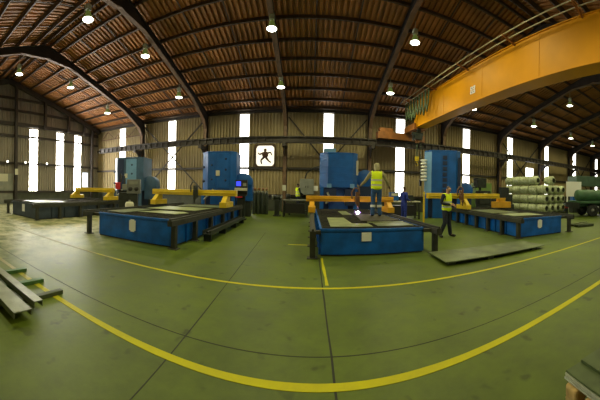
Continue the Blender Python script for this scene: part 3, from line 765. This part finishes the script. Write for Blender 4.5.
def lerp(a, b, t): return Vector(a)*(1-t) + Vector(b)*t
def person(label, loc, rz, J, skin, top, legs, vest=None, head='hair', hair='hair', scale=1.0, bands=False, grip=0.6):
    """J: joints; the figure faces -Y"""
    t = thing('person', label, 'person', loc, rz); t.scale = (scale,)*3
    sm = M[skin]
    hd = Vector(J.get('head', (0, -.02, 1.62))); face = Vector(J.get('face', (0, -1, 0))).normalized()
    side = face.cross(Vector((0,0,1))).normalized(); upv = side.cross(face).normalized()
    neck = Vector(J.get('neck', (0, .0, 1.46))); chest = Vector(J.get('chest', (0, 0, 1.30))); waist = Vector((0, 0, 1.08)); pel = Vector((0, 0, .94))
    # one continuous body
    R = Rig()
    ids = R.chain([pel, waist, chest, neck, lerp(neck, hd, .45), hd - upv*.055 + face*.018, hd + upv*.02, hd + upv*.085], [(.125,.09), (.115,.085), (.145,.10), (.062,.06), .054, (.068,.074), (.081,.092), (.058,.066)])
    for sd in (-1, 1):
        k = 'l' if sd < 0 else 'r'
        sh = Vector(J['sh'+k]); el = Vector(J['el'+k]); wr = Vector(J['wr'+k]); hdv = (wr-el).normalized()
        palm = wr + hdv*.06
        R.chain([sh, lerp(sh, el, .5), el, lerp(el, wr, .4), wr, palm], [.052, .046, .038, .038, .026, (.036,.020)], ids[2])
        hp = Vector(J['hip'+k]); kn = Vector(J['kn'+k]); an = Vector(J['an'+k]); toe = Vector(J['toe'+k])
        R.chain([hp, lerp(hp, kn, .5), kn, lerp(kn, an, .35), an, toe], [.07, .066, .050, .048, .034, (.034,.026)], ids[0])
        # five fingers, each its own chain rooted inside the palm
        w = hdv.cross(Vector((0, -1, .2))); w = w.normalized() if w.length > .1 else Vector((1,0,0))
        inn = hdv.cross(w).normalized()
        if inn.dot(Vector((-sd, -.3, 0))) < 0: inn = -inn
        for fi, (off, ln) in enumerate(((-.027,.062), (-.009,.072), (.009,.068), (.026,.054))):
            b = palm + w*off - hdv*.0
            k1 = b + hdv*ln*.65; d2 = (hdv*(1-grip) + inn*grip).normalized(); k2 = k1 + d2*ln*.5; d3 = (hdv*(1-grip*1.6) + inn*grip*1.4).normalized(); k3 = k2 + d3*ln*.3
            R.chain([b, k1, k2, k3], [.0095, .009, .008, .007])
        th = palm - hdv*.035 + w*(-.03)
        R.chain([th, th - w*.03 + hdv*.02 + inn*.015, th - w*.035 + hdv*.05 + inn*.03], [.011, .010, .008])
    # nose and ears branch off the head
    R.chain([hd + face*.086 - upv*.02, hd + face*.108 - upv*.03], [.011, .012])
    for sd in (-1, 1): R.chain([hd + side*sd*.072 - upv*.005, hd + side*sd*.084 - upv*.012 - face*.01], [(.012,.02), (.01,.018)])
    R.make('body', sm, t)
    for sd in (-1, 1):
        MB().lathe([(0,-.011),(.008,-.008),(.011,0),(.008,.008),(0,.011)], hd + face*.083 + side*sd*.031 + upv*.012, 'z', 10).build('eye', M['eye'], t)
    mp = hd + face*.085 - upv*.062
    MB().tube([mp - side*.024, mp + face*.004, mp + side*.024], .006, 6).build('mouth', mat('lip', (.25, .08, .06), .5), t)
    # hair or hood
    R = Rig()
    if head == 'hood':
        R.chain([neck - face*.01 + Vector((0,0,-.02)), hd - face*.018 - upv*.06, hd - face*.022 + upv*.03, hd - face*.02 + upv*.10], [.095, .092, .102, .065]); R.make('hood', M[hair], t)
    else:
        R.chain([hd - face*.03 - upv*.02, hd - face*.018 + upv*.045, hd - face*.005 + upv*.092], [(.074,.064), (.079,.082), (.054,.062)]); R.make('hair', M[hair], t)
    # jacket
    R = Rig(); ids = R.chain([pel + Vector((0,0,-.09)), pel + Vector((0,0,.03)), waist, chest, neck + Vector((0,0,-.03)), neck + Vector((0,0,.02))], [(.165,.135), (.165,.13), (.152,.12), (.175,.125), .085, .066])
    for sd in (-1, 1):
        k = 'l' if sd < 0 else 'r'
        sh = Vector(J['sh'+k]); el = Vector(J['el'+k]); wr = Vector(J['wr'+k])
        R.chain([sh, lerp(sh, el, .5), el, lerp(el, wr, .5), lerp(el, wr, .98)], [.072, .062, .055, .05, .042], ids[3])
    R.make('jacket', M[top], t)
    # trousers
    R = Rig(); ids = R.chain([pel + Vector((0,0,.10)), pel + Vector((0,0,-.02))], [(.15,.12), (.158,.128)])
    for sd in (-1, 1):
        k = 'l' if sd < 0 else 'r'
        hp = Vector(J['hip'+k]); kn = Vector(J['kn'+k]); an = Vector(J['an'+k])
        R.chain([hp + Vector((0,0,-.06)), lerp(hp, kn, .5), kn, lerp(kn, an, .5), an + Vector((0,0,.02)), an + Vector((0,0,-.035))], [.105, .094, .076, .073, .070, .07], ids[1])
    tr = R.make('trousers', M[legs], t)
    if bands:
        for sd in ('l', 'r'):
            kn = Vector(J['kn'+sd]); an = Vector(J['an'+sd]); p = lerp(kn, an, .28); q = lerp(kn, an, .46)
            MB().tube([p, q], .082, 14).build('reflective_band', M['band'], tr)
    for sd in (-1, 1):
        k = 'l' if sd < 0 else 'r'; an = Vector(J['an'+k]); toe = Vector(J['toe'+k]); d = (toe-an); d.z = 0; d.normalize()
        base = min(an.z-.075, toe.z-.035)
        R = Rig(); R.chain([an + Vector((0,0,.09)), an + Vector((0,0,.02)), Vector((an.x, an.y, base+.05)) - d*.012, Vector((an.x, an.y, base+.05)) + d*.08, Vector((toe.x, toe.y, base+.04)) + d*.03], [.056, .058, (.056,.052), (.056,.05), (.048,.038)]); R.make('boot', M['boot'], t)
    if vest:
        R = Rig(); ids = R.chain([pel + Vector((0,0,-.10)), pel + Vector((0,0,.04)), waist + Vector((0,0,.03)), lerp(waist, chest, .7), chest + Vector((0,0,.05)), neck + Vector((0,0,-.05))], [(.20,.165), (.195,.16), (.195,.155), (.205,.16), (.20,.155), (.11,.10)])
        for sd in ('l', 'r'):
            sh = Vector(J['sh'+sd]); R.chain([lerp(chest, sh, .75) + Vector((0,0,.03)), sh + Vector((0,0,.005))], [.10, .082], ids[4])
        R.make('vest', M[vest], t, 2)
    return t

def joints(**k):
    J = dict(shl=(-.185,0,1.40), shr=(.185,0,1.40), ell=(-.25,.03,1.12), elr=(.25,.03,1.12), wrl=(-.26,-.06,.88), wrr=(.26,-.06,.88),
             hipl=(-.09,0,.90), hipr=(.09,0,.90), knl=(-.10,-.02,.50), knr=(.10,-.02,.50), anl=(-.11,.02,.085), anr=(.11,.02,.085),
             toel=(-.13,-.16,.04), toer=(.13,-.16,.04))
    J.update(k); return J
# man on the table: back to us, arms held out and down
person('person in a hi-vis vest and pale hood standing on the table, back turned, arms spread', (2.24, 8.62, .734), PI-.1,
       joints(shl=(-.19,0,1.41), shr=(.19,0,1.41), ell=(-.33,-.03,1.17), elr=(.34,-.05,1.17), wrl=(-.44,-.17,.99), wrr=(.50,-.20,.99), anl=(-.12,.02,.085), anr=(.12,.02,.085),
              neck=(0,-.01,1.47), head=(0,-.03,1.64), face=(0,-1,-.2)), 'skin_dark', 'khaki', 'denim', 'vest', 'hood', 'hood', 1.06, True)
person('person in hi-vis vest over dark clothes, head bowed, walking on the green floor', (4.73, 8.17, 0), .35,
       joints(ell=(-.26,.02,1.14), elr=(.27,.03,1.14), wrl=(-.08,-.26,1.10), wrr=(.10,-.25,1.08), neck=(0,-.02,1.46), head=(0,-.07,1.61), face=(.25,-.8,-.55),
              hipl=(-.09,0,.9), hipr=(.09,0,.9), knl=(-.15,-.07,.5), knr=(.11,-.02,.5), anl=(-.21,.10,.085), anr=(.17,-.04,.085), toel=(-.27,-.05,.045), toer=(.22,-.2,.04)),
       'skin_pale', 'navycloth', 'navycloth', 'vest', 'hair', 'hairg', 1.07)
person('person in royal blue overalls standing behind the right corner of the spark table', (4.75, 12.6, 0), PI/2+.3,
       joints(wrl=(-.16,-.26,1.05), wrr=(.14,-.26,1.05), ell=(-.25,.0,1.13), elr=(.25,.0,1.13)), 'skin_dark', 'bluecloth', 'bluecloth', None, 'hair', 'hair', 1.09)
# platform and the man behind the bench at the back
t = thing('work_platform', 'low dark platform behind the bench on which a person in a vest stands', 'platform', (-.75, 16.65, 0))
MB().box(-.6, .6, -.35, .35, .22, .28).build('deck', M['machine'], t)
for x in (-.55, .55):
    for y in (-.3, .3): MB().box(x-.04, x+.04, y-.04, y+.04, 0, .22).build('leg', M['machine'], t)
person('person in a hi-vis vest and dark sleeves working behind the bench at the back wall', (-.78, 16.6, .28), PI/2+.5,
       joints(wrl=(-.12,-.3,1.02), wrr=(.12,-.3,1.02), ell=(-.25,-.04,1.14), elr=(.25,-.04,1.14)), 'skin_dark', 'navycloth', 'navycloth', 'vest', 'hair', 'hair', 1.0)

# ------------------------------------------------------------------ consoles and workshop gear at the back
def console(label, loc, rz, big=False):
    t = thing('operator_console', label, 'console', loc, rz)
    MB().box(-.28, .28, -.2, .2, 0, .08).box(-.2, .2, -.14, .14, .08, 1.25).build('pedestal', M['machine'], t, .01)
    if big:
        MB().box(-.36, .36, -.2, .16, 1.25, 2.0).build('control_panel', M['panelgrey'], t, .015)
        for x in (-.16, .16): MB().lathe([(0,-.03),(.11,-.03),(.12,0)], (x, -.2, 1.50), 'y', 16).build('gauge', M['black'], t)
        MB().box(-.22, .22, -.22, -.2, 1.74, 1.90).build('label_panel', M['grey'], t)
    else:
        MB().box(-.3, .3, -.42, -.1, 1.25, 1.3).build('desk', M['machine'], t)
        MB().box(-.3, .32, -.44, -.12, 1.50, 1.64).build('keyboard_tray', M['cream'], t, .01)
        hs = MB().box(-.3, .3, -.1, .2, 1.30, 2.05).build('monitor_housing', M['black'], t, .01)
        MB().box(-.26, -.02, -.112, -.1, 1.74, 1.98).build('screen', M['screen'], hs)
        MB().box(.08, .26, -.112, -.1, 1.74, 1.9).build('keypad', M['grey'], hs)
        MB().box(-.24, .1, -.45, -.43, 1.16, 1.22).build('warning_strip', M['red'], t)
    return t
console('dark operator console with a glowing blue screen at the end of a yellow gantry', (-3.5, 12.95, 0), .15)
console('grey operator console with two black gauges between the navy and blue tables', (-8.75, 10.9, 0), .5, True)
t = thing('hose_stand', 'black stand with a red box and looped hoses beside the grey-blue tower', 'hose stand', (-9.6, 11.3, 0), .5)
MB().box(-.5, .5, -.2, .2, 0, .06).box(-.42, -.34, -.04, .04, .06, 2.35).box(.34, .42, -.04, .04, .06, 1.8).box(-.42, .42, -.03, .03, 1.3, 1.38).build('frame', M['black'], t)
MB().box(-.62, -.36, -.2, .0, 1.45, 1.85).build('red_box', M['red'], t, .01)
MB().box(-.42, .46, -.15, .2, .06, 1.28).build('motor_box', M['machine'], t, .02)
MB().box(-.22, .3, -.2, -.05, 1.42, 1.75).build('gauge_box', M['grey'], t, .02)
MB().tube([(-.3,-.08,1.9), (-.25,-.14,2.25), (-.1,-.12,2.2), (-.12,-.1,1.6), (.1,-.16,1.2), (.36,-.1,1.7), (.3,-.1,1.9)], .035, 8).build('hose', M['black'], t)
t = thing('gas_bottle_pair', 'white drum standing by the hose stand behind the blue table', 'drum', (-8.3, 10.0, 0))
MB().lathe([(0,0),(.2,0),(.22,.03),(.22,.75),(.17,.85),(0,.87)], n=20).build('shell', M['cream'], t)
MB().tube([(0,0,.87), (0,0,.95)], .05, 10).build('cap', M['grey'], t)
t.name = 'white_drum'

# gas cylinders by the column
def gas():
    t = thing('gas_cylinder', 'x', 'gas cylinder')
    MB().lathe([(0,0),(.11,0),(.115,.03),(.115,1.30),(.08,1.44),(.03,1.5),(0,1.5)], n=18).build('shell', M['gas'], t)
    MB().lathe([(0,1.5),(.03,1.5),(.03,1.58),(.055,1.6),(.055,1.66),(0,1.68)], n=12).build('valve', M['orange'], t)
    return t
g0 = gas()
for i in range(7):
    t = g0 if i == 0 else copy_tree(g0)
    t.location = (-3.55 + .2*(i % 4)*1.35, 16.3 + .36*(i//4), 0)
    t['label'] = 'dark gas cylinder in the cluster below the backlit emblem'; t['group'] = 'gas cylinders below the emblem'
t = thing('pedestal_grinder', 'dark pedestal machine between the gas cylinders and the bench', 'grinder', (-1.98, 15.6, 0))
MB().box(-.22, .22, -.22, .22, 0, .05).box(-.14, .14, -.12, .12, .05, 1.0).build('pedestal', M['machine'], t, .01)
MB().lathe([(0,-.2),(.13,-.2),(.13,.2),(0,.2)], (0,0,1.12), 'x', 16).build('motor', M['machine'], t)
for x in (-.27, .27): MB().lathe([(0,-.035),(.15,-.035),(.15,.035),(0,.035)], (x,0,1.12), 'x', 18).build('wheel_guard', M['grey'], t)
# bench
def bench(label, x0, x1, y, z, m='machine', top='grey'):
    t = thing('workbench', label, 'workbench', ((x0+x1)/2, y, 0)); w = (x1-x0)/2
    MB().box(-w, w, -.35, .35, z-.06, z).build('bench_top', M[top], t, .008)
    for x in (-w+.06, w-.06):
        for yy in (-.29, .29): MB().box(x-.04, x+.04, yy-.04, yy+.04, 0, z-.06).build('leg', M[m], t)
    MB().box(-w+.1, w-.1, -.3, .3, .2, .24).build('shelf', M[m], t)
    MB().box(-w+.15, w-.2, -.24, .24, .24, z-.25).build('under_cabinet', M['black'], t)
    return t
bench('dark workbench in front of the person at the back wall', -1.6, -.1, 15.5, 1.02)
bench('pale-topped workbench behind the person in blue overalls', 4.0, 6.3, 14.3, 1.06, 'machine', 'cream')
t = thing('welding_set', 'blue welding set on the pale-topped bench beside the strip window', 'welding set', (4.75, 14.3, 1.06))
MB().box(-.25, .25, -.2, .2, .04, .5).build('case', M['tower'], t, .02)
MB().box(-.2, .2, -.215, -.2, .3, .44).build('front_panel', M['cream'], t)
MB().tube([(-.2,0,.5), (-.18,0,.58), (.18,0,.58), (.2,0,.5)], .015, 6).build('handle', M['black'], t)
for x in (-.2, .2): MB().box(x-.03, x+.03, -.17, .17, 0, .04).build('foot', M['black'], t)
t = thing('toolbox', 'dark toolbox on the pale-topped bench', 'toolbox', (5.6, 14.3, 1.06))
MB().box(-.35, .35, -.18, .18, 0, .28).box(-.33, .33, -.16, .16, .28, .34).build('case', M['machine'], t, .015)
MB().tube([(-.12,0,.34), (-.1,0,.41), (.1,0,.41), (.12,0,.34)], .015, 6).build('handle', M['grey'], t)
t = thing('steel_drum', 'dark drum on the bench at the back wall', 'drum', (-1.3, 15.5, 1.02))
MB().lathe([(0,0),(.14,0),(.14,.3),(.12,.32),(0,.32)], n=18).build('shell', M['machine'], t); MB().tube([(0,0,.32),(0,0,.36)], .03, 8).build('cap', M['grey'], t)
# electrical cabinet on the wall
t = thing('electrical_cabinet', 'grey electrical cabinet on the back wall behind the person at the bench', 'cabinet', (-.25, YB-.2, 1.25))
for x in (-.42, .42): MB().box(x-.04, x+.04, -.24, -.04, -1.25, 0).build('leg', M['machine'], t)
MB().box(-.5, .5, -.28, 0, 0, 1.15).build('case', M['grey'], t, .015)
d = MB().box(-.46, -.02, -.3, -.28, .04, 1.11).build('door', M['grey'], t); MB().box(-.1, -.06, -.325, -.3, .5, .64).build('handle', M['black'], d)
d = MB().box(.02, .46, -.3, -.28, .04, 1.11).build('door', M['grey'], t); MB().box(.06, .10, -.325, -.3, .5, .64).build('handle', M['black'], d)
t = thing('conduit_hose', 'arched black hose rising from the grey electrical cabinet along the wall', 'hose', (-.2, YB-.36, 2.4))
MB().tube([(-.2,0,.03), (-.05,0,.45), (.4,0,.8), (1.0,0,.95), (1.9,0,.9)], .05, 8).build('hose', M['black'], t)
tag(MB().box(-.13, .13, -.02, .0, -.2, .2).build('column_notice', M['cream'], loc=(FX[2], 18.59, 1.72)), 'small cream notice on the column left of the person at the bench', 'notice')
tag(MB().box(-.16, .16, -.02, .0, -.18, .18).build('wall_notice', M['white'], loc=(.4, YB-.18, 1.72)), 'small white notice on the back wall left of the seamed blue tower', 'notice')
tag(MB().box(-.0, .03, -.45, .45, -.32, .32).build('notice_board', M['cream'], loc=(XL+.1, 8.35, 2.25)), 'cream notice board on the end wall at the far left', 'notice board')
tag(MB().box(-.0, .03, -.14, .14, -.25, .25).build('column_notice', M['cream'], loc=(XL+.43, 9.45, 2.75)), 'small cream notice on the end wall post', 'notice')
struct(MB().box(XL+.02, XL+.1, 6.45, 9.3, 0, 2.6).build('door_1', M['grey']))
for i, (yy, lab) in enumerate(((8.7, 'small lit bulkhead lamp on the end wall left of the post'), (10.4, 'small lit bulkhead lamp on the end wall right of the post'), (12.6, 'small lit bulkhead lamp on the end wall between two strip windows'))):
    t = thing('wall_lamp', lab, 'wall lamp', (XL+.17, yy, 3.6), 0, 'bulkhead lamps on the end wall')
    MB().box(0, .08, -.12, .12, -.06, .06).build('case', M['grey'], t, .01)
    MB().lathe([(0,.13),(.06,.12),(.1,.08)], (0,0,0), 'x', 12).build('lens', mat('small_lit_lens', (1,1,.9), .4, 0, emit=(1,.95,.85), strength=3), t)

# lathe-like machines right of the tall tower
t = thing('lathe_machine', 'long dark green lathe behind the long yellow gantry', 'lathe', (11.7, 13.6, 0), -.3)
MB().box(-1.3, 1.3, -.35, .35, .0, .85).build('bed', M['machine'], t, .02)
MB().box(-1.3, -.5, -.4, .4, .85, 1.75).build('headstock', M['machine'], t, .03)
MB().box(.7, 1.2, -.3, .3, .85, 1.5).build('tailstock', M['machine'], t, .03)
MB().lathe([(0,0),(.28,0),(.28,.12),(0,.12)], (-.5,0,1.3), 'x', 20).build('chuck', M['grey'], t)
MB().box(-.2, .45, -.45, .4, .85, 1.15).build('saddle', M['machine'], t, .02)
MB().box(-1.0, -.75, -.42, -.4, 1.4, 1.6).build('dial_plate', M['cream'], t)
t = thing('added_locker', 'added green locker in place of the greenish lit back wall, right of the tall blue tower', 'locker', (13.9, 18.0, 0))  # added object, its green stands for greenish light on the wall
MB().box(-.9, .9, -.3, .3, 0, 2.45).build('case', mat('lit_wall_green', (.13, .22, .05), .5), t, .015)
for x in (-.88, -.28, .32):
    d = MB().box(x+.02, x+.56, -.32, -.3, .1, 2.38).build('door', mat('lit_wall_green_door', (.14, .23, .055), .5), t); MB().box(x+.46, x+.5, -.345, -.32, 1.1, 1.25).build('handle', M['black'], d)
t = thing('extraction_box', 'grey extraction box on a pole beside the added green locker', 'extraction unit', (12.35, 16.2, 0))
MB().box(-.3, .3, -.3, .3, 0, .05).box(-.06, .06, -.06, .06, .05, 2.0).build('pole', M['machine'], t)
MB().box(-.42, .42, -.3, .3, 2.0, 2.75).build('box', M['machine'], t, .03)
MB().tube([(-.42,0,2.1), (-.9,0,1.9), (-1.6,0,2.1)], .06, 8).build('duct', M['machine'], t)

# ------------------------------------------------------------------ wire coils
def coil():
    t = thing('wire_coil', 'x', 'wire coil')
    prof = [(.17, 0), (.205, 0), (.255, .045)]
    n = 9; Lc = .74
    for i in range(n):
        z0 = i*Lc/n; z1 = (i+1)*Lc/n
        rr = .300 + .008*((i*7) % 3)
        prof += [(rr-.016, z0+.006), (rr, z0+.02), (rr, z1-.02), (rr-.016, z1-.006)]
    prof = prof[:3] + prof[6:-3] + [(.255, Lc-.045), (.205, Lc), (.17, Lc)]
    MB().lathe(prof, (0,0,0), 'y', 22).build('winding', M['wire'], t)
    MB().lathe([(.17,0),(.16,.01),(.16,Lc-.01),(.17,Lc)], (0,0,0), 'y', 22).build('bore_shade', M['wireend'], t)  # coil's inner wall coloured dark for the shade in the hole
    for k in range(3):
        an = k*2*PI/3 + .5; ca, sa = math.cos(an), math.sin(an)
        pts = [(.165*ca,-.006,.165*sa), (.25*ca,-.008,.25*sa), (.315*ca,.06,.315*sa), (.317*ca,.2,.317*sa), (.317*ca,.55,.317*sa), (.315*ca,Lc-.06,.315*sa), (.25*ca,Lc+.008,.25*sa), (.165*ca,Lc+.006,.165*sa)]
        MB().tube(pts, .006, 5).build('binding_strap', M['channel'], t)
    return t
c0 = coil(); used = False
CX = 14.0
def put_coil(ix, row, iy, dx=0, dy=0, lab=None):
    global used
    t = c0 if not used else copy_tree(c0); used = True
    x = CX + ix*.66 + dx; y = 10.9 + iy*.80 + dy; z = .60 + row*.645
    t.location = (x, y, z); t.rotation_euler = (0, random.choice((0, PI/2, PI, -PI/2)), 0)
    lvl = ['bottom layer', 'second layer up', 'third layer up', 'top layer'][row]
    fr = ['front face', 'second place back', 'third place back', 'fourth place back', 'fifth place back'][iy]
    cl = ['left-hand row', 'second row', 'third row', 'fourth row'][ix]
    t['label'] = 'wire coil in the %s of the pile, %s, %s' % (lvl, cl, fr)
    t['group'] = 'stacked galvanised wire coils'
for row in range(3):
    for iy in range(5): put_coil(0, row, iy, random.uniform(-.012,.012), random.uniform(-.006,.006))
    for ix in range(1, 4): put_coil(ix, row, 0)
for iy in range(1, 5): put_coil(0, 3, iy)
put_coil(1, 3, 0, .1); 
t = thing('coil_rack', 'dark timber bearers on the floor beneath the wire coil pile', 'bearers', (CX, 10.9, 0))
for y in (.15, .6, .95, 1.4, 1.75, 2.2, 2.5, 2.95, 3.3, 3.7): MB().box(-.4, 2.5, y-.05, y+.05, 0, .27).build('bearer', M['stickdark'], t)
# coils must be carried: more coils behind the front ones of rows two to four are hidden by the pile

tag(MB().box(-.62, .62, -.04, .04, 0, 1.2).box(-.58, -.48, -.05, .05, -1.40, 0).box(.48, .58, -.05, .05, -1.40, 0).build('white_board', M['white'], loc=(17.9, 11.2, 1.40)), 'white board standing behind the right end of the wire coils', 'board')
bpy.data.objects['white_board'].rotation_euler.z = -.8

# ------------------------------------------------------------------ truck and trailer at the right edge
t = thing('flatbed_truck', 'green flatbed truck with black wheels at the right edge of the hall', 'truck', (16.85, 9.6, 0), -.5)
MB().box(-1.0, 5.5, -1.1, .8, .95, 1.12).box(-1.0, 5.5, -.5, -.35, .72, .95).box(-1.0, 5.5, .35, .5, .72, .95).build('chassis', M['green'], t, .02)
MB().lathe([(0,-1.0),(.36,-1.0),(.42,-.9),(.42,5.2),(.36,5.3),(0,5.3)], (0,-.55,1.5), 'x', 22).build('tank', M['green'], t)
for x in (.15, 1.15, 4.6):
    for y in (-1.0, .5):
        w = MB().lathe([(.2,0),(.40,0),(.45,.04),(.45,.22),(.40,.26),(.2,.26)], (x, y, .455), 'y', 26).build('wheel', M['rubber'], t)
        MB().lathe([(0,.05),(.1,.03),(.12,.06),(.22,.08),(.22,.2),(0,.2)], (x, y, .455), 'y', 20).build('hub', M['grey'], w)
for y in (-.98, .5): MB().box(-.5, 1.9, y, y+.22, .93, .96).build('mudguard', M['machine'], t)
MB().box(-1.06, -1.0, -1.0, 1.0, .6, 1.0).build('tail_panel', M['machine'], t)
t = thing('blue_pump', 'blue pump set standing behind the green truck', 'pump', (19.4, 11.9, 0), -.5)
MB().box(-.5, .5, -.35, .35, 0, .9).build('base', M['machine'], t, .02)
MB().box(-.45, .45, -.3, .3, .9, 1.6).build('casing', M['tower'], t, .03)
MB().tube([(0,0,1.6), (0,0,1.9), (.3,0,2.0)], .1, 10).build('pipe', M['tower'], t)
t = thing('green_hopper', 'long dull green container on legs beyond the truck', 'container', (22.6, 12.4, 0), -.5)
MB().box(-1.9, 2.2, -.9, .9, 2.35, 3.3).build('body', M['tealgreen'], t, .03)
for x in (-1.7, 2.0):
    for y in (-.75, .75): MB().box(x-.07, x+.07, y-.07, y+.07, 0, 2.35).build('leg', M['machine'], t)
t = thing('scrap_pallet', 'small dark pallet of scrap on the green floor near the truck', 'pallet', (11.35, 6.6, 0), -.3)
for y in (-.3, 0, .3): MB().box(-.5, .5, y-.04, y+.04, 0, .09).build('bearer', M['stickdark'], t)
MB().box(-.5, .5, -.36, .36, .09, .12).build('deck', M['stickdark'], t)
tag(MB().box(-.35, .3, -.2, .22, 0, .05).box(-.1, .35, -.1, .1, .05, .09).build('scrap_plate', M['plate'], loc=(11.35, 6.6, .12)), 'scrap plates lying on the small pallet', 'scrap')
t = thing('waste_bin', 'dark red and navy waste drums beside the right end of the coils', 'drum', (17.05, 11.5, 0))
MB().lathe([(0,0),(.28,0),(.29,.02),(.29,.42),(.30,.44),(.29,.46),(.29,.86),(0,.88)], n=20).build('shell', M['navy'], t)
MB().lathe([(.296,.5),(.298,.52),(.298,.66),(.296,.68)], n=20).build('band', M['red'], t)
t['label'] = 'navy drum with a red band beside the right end of the coils'; t.name = 'oil_drum'

# ------------------------------------------------------------------ loose stock on the floor
t = thing('floor_plate', 'large flat steel plate lying on the floor beyond the back yellow line', 'steel plate', (0,0,0))
MB().prism([(2.93,5.96), (2.86,4.92), (6.06,4.80), (6.15,5.82)], 'z', .075, .095).build('sheet', M['plate'], t)
for x, y in ((3.05,5.03), (4.1,4.95), (5.7,4.92), (3.2,5.7), (5.8,5.6)): MB().box(x-.09, x+.09, y-.06, y+.06, 0, .075).build('packer', M['stickdark'], t)

def stick(x, lab, m, y0=1.22, y1=2.27):
    o = MB().box(-.045, .045, y0, y1, 0, .06).build('spacer_bar', M[m], loc=(x, 0, 0), bevel=.004)
    return tag(o, lab, 'spacer bar', 'spacer bars under the channels')
stick(-3.18, 'dark spacer bar on the floor under the near ends of the steel channels', 'stickdark')
stick(-3.73, 'bright green spacer bar under the steel channels, the middle one', 'stick')
stick(-4.34, 'dark green spacer bar under the steel channels, farthest from their cut ends', 'stick')
def channel(label, x0, x1, y0, y1, z0, z1, rz=0, group='steel channels on spacer bars'):
    mb = MB(); w = y1-y0; th = .012
    mb.box(x0, x1, -w/2, w/2, z1-th, z1); mb.box(x0, x1, -w/2, -w/2+th, z0, z1-th); mb.box(x0, x1, w/2-th, w/2, z0, z1-th)
    o = mb.build('steel_channel', M['channel'], loc=(0, (y0+y1)/2, 0)); o.rotation_euler.z = rz
    return tag(o, label, 'steel channel', group)
channel('narrow pale grey steel channel on spacer bars, the one nearer the yellow line', -8.6, -2.86, 1.62, 1.75, .061, .14)
channel('wide greenish steel channel on spacer bars, beside the narrow pale one', -8.4, -2.72, 1.27, 1.51, .061, .135)

t = thing('timber_pallet', 'yellow pine blocks under the strip stack in the bottom right corner', 'timber pallet', (1.68, 1.12, 0), -.27)
for y in (-.10, -.30, -.52, -.95, -1.5, -2.1): MB().box(-.03, .42, y-.06, y+.06, .105, .205).build('bearer', M['timber'], t, .02)
for x in (.03, .33): MB().box(x-.05, x+.05, -2.2, -.03, 0, .104).build('runner', M['timber'], t, .012)
def flat(lab, x0, x1, y1, z, m, th=.014):
    o = MB().box(x0, x1, -2.3, y1, 0, th).build('steel_strip', M[m], loc=(1.68, 1.12, z)); o.rotation_euler.z = -.27
    return tag(o, lab, 'steel strip', 'strips on the pine blocks')
for k, nm in enumerate(('lowest', 'second', 'third')):
    flat(nm + ' bright-edged steel strip up from the yellow pine blocks', .0+.006*(k % 2), .40, -.004*k, .206 + .017*k, 'edge')
flat('dull green steel strip, fourth up from the yellow pine blocks', .008, .40, -.012, .257, 'darkplate')
flat('narrow dull green steel strip lying on top of the strip stack', .16, .40, -.02, .272, 'darkplate', .02)

# ------------------------------------------------------------------ world, camera, view
w = bpy.data.worlds.new('World'); S.world = w; w.use_nodes = True
bg = w.node_tree.nodes['Background']; bg.inputs['Color'].default_value = (.75, .85, 1, 1); bg.inputs['Strength'].default_value = 1.0
F, HOR = 260.5, 189.5
cd = bpy.data.cameras.new('camera'); cam = bpy.data.objects.new('camera', cd); COL.objects.link(cam)
cd.type = 'PANO'; cd.panorama_type = 'CENTRAL_CYLINDRICAL'
cd.central_cylindrical_range_u_min = -300/F; cd.central_cylindrical_range_u_max = 300/F
cd.central_cylindrical_range_v_min = -(400-HOR)/F; cd.central_cylindrical_range_v_max = HOR/F
cd.central_cylindrical_radius = 1.0
cam.location = (0, 0, 1.62); cam.rotation_euler = (Matrix.Rotation(10.2/F, 3, 'Z') @ Matrix.Rotation(PI/2, 3, 'X') @ Matrix.Rotation(.019, 3, 'Z')).to_euler(); cd.clip_end = 200
S.camera = cam
S.view_settings.view_transform = 'Standard'; S.view_settings.look = 'None'; S.view_settings.gamma = 1; S.view_settings.exposure = 0
S.view_settings.use_curve_mapping = False
S.cycles.use_denoising = True
S.cycles.max_bounces = 8; S.cycles.diffuse_bounces = 5
S.cycles.sample_clamp_indirect = 6
